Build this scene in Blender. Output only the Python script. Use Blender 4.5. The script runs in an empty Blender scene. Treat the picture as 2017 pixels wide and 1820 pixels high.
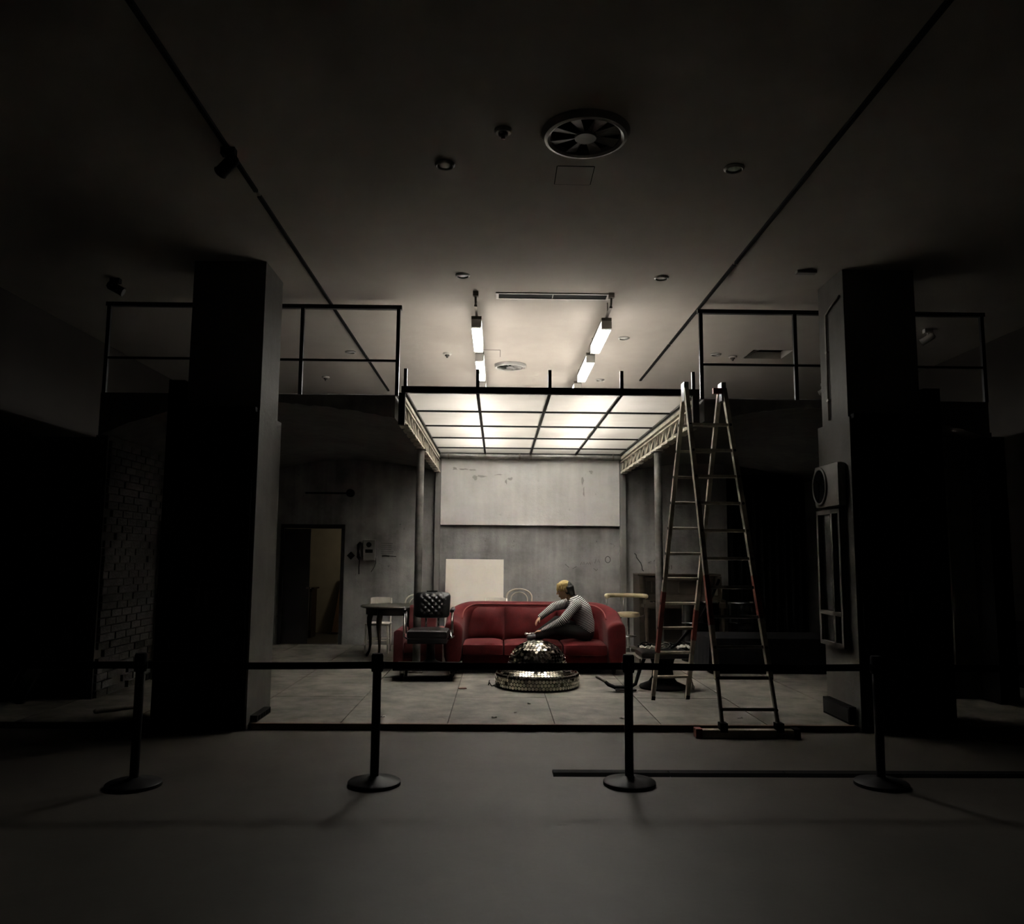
import bpy, bmesh, math, random
from mathutils import Vector, Matrix, Euler
random.seed(7)
PI = math.pi
R = math.radians
scn = bpy.context.scene
COL = scn.collection

# ------------------------------------------------------------------ camera, world, exposure
cam_d = bpy.data.cameras.new('camera'); cam = bpy.data.objects.new('camera', cam_d); COL.objects.link(cam)
cam_d.sensor_fit = 'HORIZONTAL'; cam_d.sensor_width = 36.0
cam_d.lens = 36.0 * 1600.0 / 2017.0
cam_d.clip_start = 0.05; cam_d.clip_end = 100
cam.matrix_world = (Matrix.Translation((0, 0, 1.6)) @ Matrix.Rotation(R(-0.93), 4, 'Z')
                    @ Matrix.Rotation(R(90 + 6.58), 4, 'X') @ Matrix.Rotation(R(0.45), 4, 'Z'))
scn.camera = cam
world = bpy.data.worlds.new('dark_night'); scn.world = world; world.use_nodes = True
world.node_tree.nodes['Background'].inputs[0].default_value = (0.01, 0.01, 0.012, 1)
world.node_tree.nodes['Background'].inputs[1].default_value = 0.02
vs = scn.view_settings
vs.view_transform = 'Standard'; vs.look = 'None'; vs.gamma = 1.0; vs.use_curve_mapping = False
vs.exposure = 0.0
LAMP_POWER = 180.0         # emission of the lamps' lower lens
LAMP_SIDE = 7.0           # emission of the lamps' opal side strips
PANE_T = 0.150             # evenly scattered transmission of the frosted panes
PANE_F = 0.74              # forward transmission of the frosted panes
scn.cycles.max_bounces = 8; scn.cycles.diffuse_bounces = 3; scn.cycles.transmission_bounces = 8
scn.cycles.caustics_reflective = False; scn.cycles.caustics_refractive = True
scn.cycles.sample_clamp_indirect = 0.0
scn.cycles.use_denoising = True; scn.cycles.adaptive_threshold = 0.02

SZ = 0.055      # height of the raised set floor
CZ = 4.45       # ceiling height
BY = 14.35      # back wall of the set

# ------------------------------------------------------------------ materials
MATS = {}
def mat(name, col, rough=0.7, metal=0.0, var=0.25, scale=6.0, bump=0.0, bscale=None, col2=None, spec=0.5, contrast=0.5,
        obj_var=0.0, coat=0.0, sheen=0.0, stretch=None):
    if name in MATS: return MATS[name]
    m = bpy.data.materials.new(name); m.use_nodes = True
    nt = m.node_tree; N = nt.nodes; L = nt.links
    b = N['Principled BSDF']
    b.inputs['Roughness'].default_value = rough; b.inputs['Metallic'].default_value = metal
    b.inputs['Specular IOR Level'].default_value = spec
    b.inputs['Coat Weight'].default_value = coat
    if sheen: b.inputs['Sheen Weight'].default_value = sheen
    tc = N.new('ShaderNodeTexCoord'); src = tc.outputs['Object']
    if stretch:
        mp = N.new('ShaderNodeMapping'); mp.inputs['Scale'].default_value = stretch; L.new(src, mp.inputs[0]); src = mp.outputs[0]
    nz = N.new('ShaderNodeTexNoise'); nz.inputs['Scale'].default_value = scale; nz.inputs['Detail'].default_value = 6; nz.inputs['Roughness'].default_value = 0.6
    L.new(src, nz.inputs['Vector'])
    rp = N.new('ShaderNodeValToRGB')
    c2 = col2 if col2 else tuple(c * (1 - var) for c in col)
    rp.color_ramp.elements[0].position = 0.5 - contrast * 0.5 + 0.1; rp.color_ramp.elements[0].color = (*c2, 1)
    rp.color_ramp.elements[1].position = 0.5 + contrast * 0.5 - 0.1; rp.color_ramp.elements[1].color = (*col, 1)
    L.new(nz.outputs['Fac'], rp.inputs[0])
    out = rp.outputs[0]
    if obj_var:
        oi = N.new('ShaderNodeObjectInfo'); mr = N.new('ShaderNodeMapRange')
        mr.inputs[3].default_value = 1 - obj_var; mr.inputs[4].default_value = 1 + obj_var
        L.new(oi.outputs['Random'], mr.inputs[0])
        vm = N.new('ShaderNodeVectorMath'); vm.operation = 'SCALE'
        L.new(out, vm.inputs[0]); L.new(mr.outputs[0], vm.inputs['Scale']); out = vm.outputs[0]
    L.new(out, b.inputs['Base Color'])
    if bump:
        n2 = N.new('ShaderNodeTexNoise'); n2.inputs['Scale'].default_value = bscale or scale * 6; n2.inputs['Detail'].default_value = 8
        L.new(src, n2.inputs['Vector'])
        bp = N.new('ShaderNodeBump'); bp.inputs['Strength'].default_value = bump; bp.inputs['Distance'].default_value = 0.02
        L.new(n2.outputs['Fac'], bp.inputs['Height']); L.new(bp.outputs[0], b.inputs['Normal'])
    MATS[name] = m
    return m

def pane_mat():
    """frosted acrylic: part of the light is scattered evenly, part passes on forward in a wide lobe"""
    m = bpy.data.materials.new('frosted_pane'); m.use_nodes = True
    nt = m.node_tree; N = nt.nodes; L = nt.links
    for n in list(N): N.remove(n)
    o = N.new('ShaderNodeOutputMaterial'); tr = N.new('ShaderNodeBsdfTranslucent'); df = N.new('ShaderNodeBsdfDiffuse'); rf = N.new('ShaderNodeBsdfRefraction')
    tc = N.new('ShaderNodeTexCoord'); nz = N.new('ShaderNodeTexNoise'); nz.inputs['Scale'].default_value = 2.2; nz.inputs['Detail'].default_value = 5
    mp = N.new('ShaderNodeMapping'); mp.inputs['Scale'].default_value = (1, 2.5, 1); L.new(tc.outputs['Object'], mp.inputs[0]); L.new(mp.outputs[0], nz.inputs[0])
    rp = N.new('ShaderNodeValToRGB'); rp.color_ramp.elements[0].position = .3; rp.color_ramp.elements[1].position = .7
    rp.color_ramp.elements[0].color = (PANE_T * .80, PANE_T * .75, PANE_T * .66, 1); rp.color_ramp.elements[1].color = (PANE_T, PANE_T * .955, PANE_T * .87, 1)
    L.new(nz.outputs['Fac'], rp.inputs[0]); L.new(rp.outputs[0], tr.inputs[0])
    rf.inputs[0].default_value = (PANE_F, PANE_F * .98, PANE_F * .955, 1); rf.inputs['Roughness'].default_value = .8; rf.inputs['IOR'].default_value = 1.35
    df.inputs[0].default_value = (.30, .29, .272, 1)
    ad = N.new('ShaderNodeAddShader'); L.new(tr.outputs[0], ad.inputs[0]); L.new(df.outputs[0], ad.inputs[1])
    a2 = N.new('ShaderNodeAddShader'); L.new(ad.outputs[0], a2.inputs[0]); L.new(rf.outputs[0], a2.inputs[1]); L.new(a2.outputs[0], o.inputs[0])
    return m

def emit_mat(name, col, s):
    m = bpy.data.materials.new(name); m.use_nodes = True
    b = m.node_tree.nodes['Principled BSDF']
    b.inputs['Base Color'].default_value = (.8, .8, .8, 1); b.inputs['Emission Color'].default_value = (*col, 1); b.inputs['Emission Strength'].default_value = s
    return m

def wall_mat(name, dark, light, scale=1.1, crack=0.25, rough=0.85, vert=True, bump=.35):
    """stained plaster: large blotches, runs, fine pits and a few cracks"""
    m = bpy.data.materials.new(name); m.use_nodes = True
    nt = m.node_tree; N = nt.nodes; L = nt.links; b = N['Principled BSDF']
    b.inputs['Roughness'].default_value = rough; b.inputs['Specular IOR Level'].default_value = .3
    tc = N.new('ShaderNodeTexCoord')
    n1 = N.new('ShaderNodeTexNoise'); n1.inputs['Scale'].default_value = scale; n1.inputs['Detail'].default_value = 8; n1.inputs['Roughness'].default_value = .62
    L.new(tc.outputs['Object'], n1.inputs[0])
    mp = N.new('ShaderNodeMapping'); mp.inputs['Scale'].default_value = (5, 5, .35) if vert else (3, 3, 3); L.new(tc.outputs['Object'], mp.inputs[0])
    n2 = N.new('ShaderNodeTexNoise'); n2.inputs['Scale'].default_value = 1.2; n2.inputs['Detail'].default_value = 5; L.new(mp.outputs[0], n2.inputs[0])
    mx = N.new('ShaderNodeMix'); mx.data_type = 'FLOAT'; mx.inputs[0].default_value = .35
    L.new(n1.outputs['Fac'], mx.inputs[2]); L.new(n2.outputs['Fac'], mx.inputs[3])
    rp = N.new('ShaderNodeValToRGB'); rp.color_ramp.elements[0].position = .36; rp.color_ramp.elements[1].position = .64
    rp.color_ramp.elements[0].color = (*dark, 1); rp.color_ramp.elements[1].color = (*light, 1)
    L.new(mx.outputs[0], rp.inputs[0])
    # chips and pits
    n3 = N.new('ShaderNodeTexNoise'); n3.inputs['Scale'].default_value = 9; n3.inputs['Detail'].default_value = 10; n3.inputs['Roughness'].default_value = .7; L.new(tc.outputs['Object'], n3.inputs[0])
    r3 = N.new('ShaderNodeValToRGB'); r3.color_ramp.elements[0].position = .30; r3.color_ramp.elements[1].position = .36
    r3.color_ramp.elements[0].color = (*(c * .45 for c in dark), 1); r3.color_ramp.elements[1].color = (1, 1, 1, 1)
    L.new(n3.outputs['Fac'], r3.inputs[0])
    mm = N.new('ShaderNodeMix'); mm.data_type = 'RGBA'; mm.blend_type = 'MULTIPLY'; mm.inputs[0].default_value = crack
    L.new(rp.outputs[0], mm.inputs[6]); L.new(r3.outputs[0], mm.inputs[7]); L.new(mm.outputs[2], b.inputs['Base Color'])
    bp = N.new('ShaderNodeBump'); bp.inputs['Strength'].default_value = bump; bp.inputs['Distance'].default_value = .02
    L.new(n3.outputs['Fac'], bp.inputs['Height']); L.new(bp.outputs[0], b.inputs['Normal'])
    return m

def shirt_mat():
    m = bpy.data.materials.new('striped_jersey'); m.use_nodes = True
    nt = m.node_tree; N = nt.nodes; L = nt.links; b = N['Principled BSDF']; b.inputs['Roughness'].default_value = .9
    at = N.new('ShaderNodeAttribute'); at.attribute_name = 'stripe'
    mu = N.new('ShaderNodeMath'); mu.operation = 'MULTIPLY'; mu.inputs[1].default_value = 2 * PI / 0.021; L.new(at.outputs['Fac'], mu.inputs[0])
    sn = N.new('ShaderNodeMath'); sn.operation = 'SINE'; L.new(mu.outputs[0], sn.inputs[0])
    rp = N.new('ShaderNodeValToRGB'); rp.color_ramp.elements[0].position = .0; rp.color_ramp.elements[1].position = .35
    mr = N.new('ShaderNodeMapRange'); mr.inputs[1].default_value = -1; L.new(sn.outputs[0], mr.inputs[0])
    rp.color_ramp.elements[0].position = .52; rp.color_ramp.elements[1].position = .66
    rp.color_ramp.elements[0].color = (.016, .018, .026, 1); rp.color_ramp.elements[1].color = (.62, .62, .6, 1)
    L.new(mr.outputs[0], rp.inputs[0]); L.new(rp.outputs[0], b.inputs['Base Color'])
    return m

CONC = wall_mat('stained_plaster', (.17, .168, .167), (.43, .425, .415), scale=1.7, crack=.6)
CONC_UP = wall_mat('pale_plaster', (.55, .545, .525), (.74, .735, .71), scale=1.6)
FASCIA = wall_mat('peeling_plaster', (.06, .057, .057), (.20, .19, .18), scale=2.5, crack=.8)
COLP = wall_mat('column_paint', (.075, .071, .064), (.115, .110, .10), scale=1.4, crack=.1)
CEILM = wall_mat('ceiling_paint', (.37, .34, .305), (.41, .38, .345), scale=.5, crack=0, vert=False, bump=.05)
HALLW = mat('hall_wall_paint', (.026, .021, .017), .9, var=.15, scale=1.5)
FLOORM = mat('hall_concrete', (.085, .077, .065), .55, var=.3, scale=1.3, bump=.04, bscale=25, spec=.35)
SLABM = mat('set_slab', (.20, .187, .158), .7, var=.6, scale=3.2, bump=.12, bscale=30, obj_var=.06)
BLACKM = mat('black_steel', (.008, .008, .009), .5, .0, var=.2, scale=9, spec=.22)
RAILM = mat('rail_steel', (.02, .02, .023), .4, .6, var=.3, scale=8)
MATTE = mat('matte_black', (.006, .006, .007), .85, var=.2, spec=.12)
VOID = mat('void_black', (.003, .003, .003), 1.0, var=.1, spec=.05)
WHITEP = mat('white_plastic', (.55, .53, .5), .45, var=.08)
CHROME = mat('chrome', (.75, .75, .75), .12, 1.0, var=.1, scale=12)
STEEL = mat('galvanised_pipe', (.30, .295, .28), .5, .55, var=.5, scale=5, bump=.1)
TRUSSP = mat('truss_paint', (.62, .58, .48), .6, var=.3, scale=7)
WOOD = mat('brown_wood', (.13, .075, .03), .6, var=.5, scale=4, stretch=(1, 8, 8))
DWOOD = mat('dark_wood', (.035, .022, .014), .35, var=.4, scale=5, stretch=(2, 2, 9), coat=.2)
PIANOW = mat('piano_wood', (.075, .06, .045), .45, var=.4, scale=4, stretch=(1, 6, 6))
RED = mat('red_velvet', (.112, .0065, .0085), .85, var=.45, scale=3.5, bump=.08, bscale=60, sheen=.04, spec=.25)
REDP = mat('red_piping', (.25, .05, .045), .7, var=.2)
PINK = mat('faded_red', (.13, .03, .032), .85, var=.3, scale=5, sheen=.04, spec=.25)
LEATHER = mat('black_leather', (.010, .010, .011), .30, var=.2, scale=14, bump=.1, spec=.38)
MIRROR = mat('mirror_disc', (.62, .58, .50), .10, 1.0, var=.35, scale=18)
DOMEB = mat('dome_core', (.03, .022, .014), .6, var=.3)
CREAM = mat('cream_vinyl', (.56, .47, .30), .55, var=.25, scale=6)
CANV = mat('canvas_cloth', (.90, .85, .76), .85, var=.06, scale=1.2, bump=.05)
CHAIRW = mat('white_chair_paint', (.74, .71, .63), .5, var=.2)
BENT = mat('bentwood', (.60, .54, .43), .45, var=.25, scale=8)
ALU = mat('aluminium', (.56, .51, .42), .42, .45, var=.55, scale=6, bump=.05)
ALU2 = mat('aluminium_dull', (.22, .20, .175), .5, .7, var=.5, scale=7)
LRED = mat('ladder_red', (.26, .05, .035), .55, var=.5, scale=8)
PAPER = mat('paper', (.55, .53, .49), .9, var=.15, scale=8)
BRICKM = mat('white_brick', (.075, .072, .07), .9, var=.6, scale=6, bump=.3, obj_var=.3)
MORTAR = mat('mortar', (.07, .065, .06), .95, var=.3)
SKIN = mat('skin', (.50, .32, .20), .55, var=.12, scale=6)
HAIRY = mat('yellow_hair', (.62, .46, .16), .6, var=.5, scale=20, stretch=(1, 6, 3), bump=.5, bscale=40)
HAIRB = mat('black_hair', (.008, .007, .006), .5, var=.3, scale=20, bump=.4)
TROUS = mat('black_trousers', (.008, .008, .009), .9, var=.3)
DOORW = mat('dark_door', (.02, .018, .018), .5, var=.3)
BACKW = mat('back_room_paint', (.42, .38, .30), .9, var=.1)
GLASSK = mat('dark_glass', (.01, .01, .011), .12, var=.2)
INK = mat('dark_ink', (.05, .048, .047), .9, var=.2)
PANE = pane_mat()
SHIRT = shirt_mat()

# ------------------------------------------------------------------ mesh helpers
WM = {}
class MB:
    def __init__(s): s.v = []; s.f = []
    def add(s, vs_, fs):
        n = len(s.v); s.v += [tuple(p) for p in vs_]; s.f += [tuple(i + n for i in f) for f in fs]; return s
    def box(s, x0, x1, y0, y1, z0, z1):
        return s.add([(x0, y0, z0), (x1, y0, z0), (x1, y1, z0), (x0, y1, z0), (x0, y0, z1), (x1, y0, z1), (x1, y1, z1), (x0, y1, z1)],
                     [(0, 3, 2, 1), (4, 5, 6, 7), (0, 1, 5, 4), (1, 2, 6, 5), (2, 3, 7, 6), (3, 0, 4, 7)])
    def obox(s, c, ax, ay, az):
        c = Vector(c); ax = Vector(ax); ay = Vector(ay); az = Vector(az)
        p = [c + ax * i + ay * j + az * k for k in (-1, 1) for i, j in ((-1, -1), (1, -1), (1, 1), (-1, 1))]
        return s.add(p, [(0, 3, 2, 1), (4, 5, 6, 7), (0, 1, 5, 4), (1, 2, 6, 5), (2, 3, 7, 6), (3, 0, 4, 7)])
    def bar(s, p0, p1, w, h, up=(0, 0, 1)):
        p0 = Vector(p0); p1 = Vector(p1); d = (p1 - p0); l = d.length; d.normalize(); up = Vector(up)
        if abs(d.dot(up)) > .98: up = Vector((0, 1, 0))
        sd = d.cross(up).normalized(); u = sd.cross(d)
        return s.obox((p0 + p1) / 2, sd * w / 2, d * l / 2, u * h / 2)
    def tube(s, pts, r, seg=10, closed=False, cap=True):
        pts = [Vector(p) for p in pts]; n = len(pts); rs = r if isinstance(r, (list, tuple)) else [r] * n
        rings = []; prev = None
        for i in range(n):
            a = pts[i - 1] if (i > 0 or closed) else pts[i]; b = pts[(i + 1) % n] if (i < n - 1 or closed) else pts[i]
            t = (b - a).normalized()
            if prev is None:
                u = t.orthogonal().normalized()
            else:
                u = (prev - t * prev.dot(t)); u = u.normalized() if u.length > 1e-6 else t.orthogonal().normalized()
            prev = u; w = t.cross(u)
            rings.append([pts[i] + (u * math.cos(2 * PI * k / seg) + w * math.sin(2 * PI * k / seg)) * rs[i] for k in range(seg)])
        vs_ = [p for rg in rings for p in rg]; fs = []
        for i in range(n if closed else n - 1):
            j = (i + 1) % n
            for k in range(seg): fs.append((i * seg + k, i * seg + (k + 1) % seg, j * seg + (k + 1) % seg, j * seg + k))
        if cap and not closed:
            fs.append(tuple(range(seg))[::-1]); fs.append(tuple((n - 1) * seg + k for k in range(seg)))
        return s.add(vs_, fs)
    def lathe(s, prof, c=(0, 0, 0), seg=32, a0=0, a1=2 * PI):
        full = abs(a1 - a0 - 2 * PI) < 1e-6; m = seg if full else seg + 1
        vs_ = []
        for r, z in prof:
            for k in range(m):
                a = a0 + (a1 - a0) * k / seg; vs_.append((c[0] + r * math.cos(a), c[1] + r * math.sin(a), c[2] + z))
        fs = []
        for i in range(len(prof) - 1):
            for k in range(seg):
                k2 = (k + 1) % m; fs.append((i * m + k, i * m + k2, (i + 1) * m + k2, (i + 1) * m + k))
        if full:
            if prof[0][0] > 1e-6: fs.append(tuple(range(m))[::-1])
            if prof[-1][0] > 1e-6: fs.append(tuple((len(prof) - 1) * m + k for k in range(m)))
        return s.add(vs_, fs)
    def prism(s, poly, axis, a, b):
        """poly of 2-tuples extruded along axis from a to b"""
        def P(p, t):
            return (t, p[0], p[1]) if axis == 'x' else ((p[0], t, p[1]) if axis == 'y' else (p[0], p[1], t))
        n = len(poly)
        return s.add([P(p, a) for p in poly] + [P(p, b) for p in poly],
                     [tuple(range(n))[::-1], tuple(range(n, 2 * n))] + [(i, (i + 1) % n, n + (i + 1) % n, n + i) for i in range(n)])
    def ball(s, c, r, seg=16, rings=10, rot=None):
        rx, ry, rz = r if isinstance(r, (tuple, list)) else (r, r, r); vs_ = []; fs = []
        for i in range(rings + 1):
            t = PI * i / rings
            for k in range(seg):
                a = 2 * PI * k / seg; p = Vector((rx * math.sin(t) * math.cos(a), ry * math.sin(t) * math.sin(a), rz * math.cos(t)))
                if rot is not None: p = rot @ p
                vs_.append(p + Vector(c))
        for i in range(rings):
            for k in range(seg):
                fs.append((i * seg + k, (i + 1) * seg + k, (i + 1) * seg + (k + 1) % seg, i * seg + (k + 1) % seg))
        return s.add(vs_, fs)
    def cap(s, p0, r0, p1, r1, seg=14):
        """tapered capsule"""
        p0 = Vector(p0); p1 = Vector(p1); d = p1 - p0; l = d.length; t = d.normalized(); pts = []; rs = []
        for i in range(1, 5):
            a = PI / 2 * i / 4; pts.append(p0 - t * r0 * math.cos(a)); rs.append(r0 * math.sin(a))
        for i in range(3, -1, -1):
            a = PI / 2 * (i + .001) / 4; pts.append(p1 + t * r1 * math.cos(a)); rs.append(r1 * math.sin(a))
        pts[3] = p0; pts.insert(4, p1); rs.insert(4, r1)
        return s.tube(pts, [max(x, 1e-4) for x in rs], seg)
    def mesh(s, name='m'):
        me = bpy.data.meshes.new(name); me.from_pydata(s.v, [], s.f); me.validate()
        bm = bmesh.new(); bm.from_mesh(me); bmesh.ops.remove_doubles(bm, verts=bm.verts, dist=1e-6); bmesh.ops.recalc_face_normals(bm, faces=bm.faces) if len(bm.faces) > 1 else None; bm.to_mesh(me); bm.free()
        return me
    def build(s, name, m, parent=None, smooth=False, bevel=0.0, local=False, sub=0):
        me = s.mesh(name)
        return place(name, me, m, parent, smooth, bevel, local, sub)

def place(name, me, m, parent=None, smooth=False, bevel=0.0, local=False, sub=0):
    if not local:
        if parent is not None:
            me.transform(WM[parent.name].inverted())
        else:
            pass
    o = bpy.data.objects.new(name, me); COL.objects.link(o)
    if m: me.materials.append(m)
    if parent is not None:
        o.parent = parent; WM[o.name] = WM[parent.name]
    else:
        # origin at the base centre of the mesh
        xs = [v.co for v in me.vertices]
        c = Vector(((min(v.x for v in xs) + max(v.x for v in xs)) / 2, (min(v.y for v in xs) + max(v.y for v in xs)) / 2, min(v.z for v in xs)))
        me.transform(Matrix.Translation(-c)); o.location = c; WM[o.name] = Matrix.Translation(c)
    if bevel:
        bm = bmesh.new(); bm.from_mesh(me)
        es = [e for e in bm.edges if len(e.link_faces) == 2 and e.calc_face_angle(0) > .5]
        bmesh.ops.bevel(bm, geom=es, offset=bevel, segments=2, affect='EDGES', profile=.6, clamp_overlap=True)
        bm.to_mesh(me); bm.free()
    if smooth:
        me.polygons.foreach_set('use_smooth', [True] * len(me.polygons))
        if smooth == 'auto':
            me.set_sharp_from_angle(angle=R(40))
    if sub:
        md = o.modifiers.new('sub', 'SUBSURF'); md.levels = sub; md.render_levels = sub
    return o

def tag(o, label=None, cat=None, group=None, kind=None):
    if label: o['label'] = label
    if cat: o['category'] = cat
    if group: o['group'] = group
    if kind: o['kind'] = kind
    return o
def thing(name, label, cat, loc=(0, 0, 0), rz=0, group=None, kind=None):
    o = bpy.data.objects.new(name, None); COL.objects.link(o); o.location = loc; o.rotation_euler = (0, 0, rz); o.empty_display_size = .1
    WM[o.name] = Matrix.Translation(loc) @ Matrix.Rotation(rz, 4, 'Z')
    return tag(o, label, cat, group, kind)
def struct(o, label=None): return tag(o, label, None, None, 'structure')
def dup(root, loc, rz=0, label=None, group=None):
    r = root.copy(); COL.objects.link(r); r.location = loc; r.rotation_euler = (0, 0, rz)
    if label: r['label'] = label
    if group: r['group'] = group
    for ch in list(root.children):
        c = ch.copy(); COL.objects.link(c); c.parent = r
        for g in ch.children:
            d = g.copy(); COL.objects.link(d); d.parent = c
    return r
def B(name, m, parent, x0, x1, y0, y1, z0, z1, bevel=0.0):
    return MB().box(x0, x1, y0, y1, z0, z1).build(name, m, parent, bevel=bevel)

# ================================================================== SETTING
# hall floor and the raised set floor of square slabs
o = MB().box(-5.45, 6.55, -4.0, 7.72, -.1, 0).build('floor', FLOORM); struct(o, 'smooth dark concrete floor of the hall in front of the set')
so = MB().box(-5.45, 6.55, 7.72, 17.0, -.1, SZ - .012).build('floor_set', mat('joint_dirt', (.05, .045, .038), .9)); struct(so, 'raised grey floor of the set laid in large slabs')
slab = None
ys = [7.735, 9.155, 10.575, 11.995, 13.415, 14.34]
for i in range(12):
    for j in range(5):
        x0 = -5.40 + i * .99 + (.0 if i else 0); y0, y1 = ys[j], ys[j + 1]
        me = MB().box(x0 + .005, min(x0 + .985, 6.45), y0 + .004, y1 - .004, SZ - .02, SZ + random.uniform(-.0015, .0015)).mesh('slab')
        place('slab', me, SLABM, so)
st = MB().box(-2.24, 3.32, 7.69, 7.733, 0, SZ + .004).build('trim_1', WOOD); struct(st, 'narrow brown wooden edging along the front of the set floor')
# hall walls
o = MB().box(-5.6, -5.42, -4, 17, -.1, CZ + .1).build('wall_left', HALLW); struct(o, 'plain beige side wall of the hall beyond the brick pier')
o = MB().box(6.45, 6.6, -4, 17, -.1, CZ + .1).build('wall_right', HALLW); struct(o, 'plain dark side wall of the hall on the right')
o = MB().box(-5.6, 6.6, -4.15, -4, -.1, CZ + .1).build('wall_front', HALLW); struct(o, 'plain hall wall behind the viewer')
# ceiling with an open hatch
cx = [-5.6, 3.5, 4.05, 6.6]; cy = [-4.1, 10.91, 11.40, 17.0]
mb = MB()
for i in range(3):
    for j in range(3):
        if i == 1 and j == 1: continue
        mb.box(cx[i], cx[i + 1], cy[j], cy[j + 1], CZ, CZ + .12)
ceil = mb.build('ceiling', CEILM); struct(ceil, 'flat off-white ceiling of the hall')
hk = thing('ceiling_hatch', 'open black square hatch in the ceiling beyond the metal railing', 'hatch', (3.775, 11.155, CZ))
mb = MB().box(3.5, 4.05, 10.91, 11.40, CZ + .4, CZ + .42)
for a in ((3.48, 3.5, 10.9, 11.42), (4.05, 4.07, 10.9, 11.42), (3.5, 4.05, 10.89, 10.91), (3.5, 4.05, 11.40, 11.42)): mb.box(*a, CZ + .1, CZ + .42)
mb.build('shaft', VOID, hk)
MB().bar((3.52, 11.36, CZ + .03), (3.66, 10.93, CZ + .05), .02, .02).build('hanger_rod', ALU2, hk)

# back wall of the set: pieces round the doorway, pilasters and the upper panel
bw = MB().box(-5.45, -3.77, BY, BY + .15, 0, CZ).box(-3.77, -2.714, BY, BY + .15, 2.08, CZ).box(-2.714, 6.5, BY, BY + .15, 0, CZ).build('wall_back', CONC)
struct(bw, 'stained grey plaster back wall of the set')
pl = MB().box(-1.016, 2.134, BY - .075, BY - .001, 2.128, 3.40).build('upper_panel', CONC_UP, bw, bevel=.006)
for x0, x1 in ((-1.114, -1.02), (2.138, 2.242)):
    MB().box(x0, x1, BY - .11, BY - .001, SZ, 3.42).build('pilaster', wall_mat('pilaster_plaster', (.16, .157, .15), (.27, .265, .25)) if x0 < 0 else bpy.data.materials['pilaster_plaster'], bw, bevel=.004)
for x in (-1.122, 2.250):
    B('groove', VOID, bw, x - .008, x + .008, BY - .012, BY - .001, SZ, 3.4)
# peeled flakes, scribbles and cracks on the wall
rnd = random.Random(3)
def flake(cx_, cz_, w, h, yy):
    mb = MB(); n = 11; pts = []
    for k in range(n):
        a = 2 * PI * k / n; r_ = rnd.uniform(.35, 1.0); pts.append((cx_ + math.cos(a) * w * r_, cz_ + math.sin(a) * h * r_))
    mb.prism(pts, 'y', yy - rnd.uniform(.006, .016), yy); return mb
FLK = mat('loose_plaster', (.42, .41, .385), .7, var=.2)
for cx_, cz_, w, h in ((-.78, 3.12, .06, .035), (-.62, 3.11, .10, .02), (-.45, 3.10, .09, .014), (-.30, 2.99, .11, .03), (-.42, 2.96, .05, .05), (.0, 3.02, .1, .014), (.2, 2.95, .07, .03), (.13, 2.90, .03, .07),
                    (1.48, 2.93, .03, .09), (1.50, 2.72, .022, .12), (1.63, 3.08, .05, .04)):
    flake(cx_, cz_, w, h, BY - .074).build('plaster_flake', FLK, bw)
def stroke(pts, r, y=BY - .004, name='scribble', m=INK):
    MB().tube([(x, y, z) for x, z in pts], r, 5).build(name, m, bw)
stroke([(2.40 + dx, 1.66 + dz) for dx, dz in ((0, 0), (.03, -.03), (.035, -.07), (.07, -.12), (.11, -.17), (.13, -.23), (.135, -.29), (.16, -.31))], .009, name='crack')
stroke([(1.93 + .045 * math.cos(a * PI / 8), 1.545 + .055 * math.sin(a * PI / 8)) for a in range(17)], .0055)
for pts in ([(1.45, 1.45), (1.47, 1.50), (1.49, 1.45), (1.51, 1.50), (1.53, 1.455)], [(1.55, 1.46), (1.57, 1.49), (1.59, 1.46), (1.61, 1.495), (1.63, 1.46)],
            [(1.70, 1.48), (1.72, 1.55), (1.745, 1.50), (1.765, 1.55), (1.78, 1.49)], [(1.18, 1.46), (1.25, 1.40)], [(1.31, 1.38), (1.38, 1.42)], [(1.68, 1.39), (1.73, 1.35), (1.75, 1.38)]):
    stroke(pts, .0035)
for pts in ([(2.98 + .035 * math.cos(a * PI / 5), 1.42 + .035 * math.sin(a * PI / 5)) for a in range(11)], [(3.05, 1.38), (3.055, 1.46)], [(2.74, 1.52), (2.78, 1.56), (2.80, 1.50)], [(2.93, 1.55), (2.99, 1.60), (2.95, 1.53)]):
    stroke(pts, .004)
stroke([(-2.03, 1.58), (-1.97, 1.585), (-1.90, 1.578)], .016); stroke([(-1.90, 1.578), (-1.78, 1.57)], .008)
for k in range(6): stroke([(-2.05, 1.80 - k * .035), (-1.85 + rnd.uniform(-.05, .05), 1.80 - k * .035 + rnd.uniform(-.008, .008))], .003)
# horizontal pipe under the skylight
o = thing('wall_pipe', 'grey steel pipe running along the top of the back wall', 'pipe', (.56, BY - .13, 3.28))
MB().tube([(-1.03 + 3.18 * k / 12, BY - .13, 3.335 + .004 * math.sin(k)) for k in range(13)], .045, 16).build('pipe', STEEL, o, smooth='auto')
for x in (-.9, .35, .55, 2.0): MB().tube([(x, BY - .13, 3.335), (x + .03, BY - .13, 3.335)], .052, 16).build('clamp', ALU2, o, smooth='auto')

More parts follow.
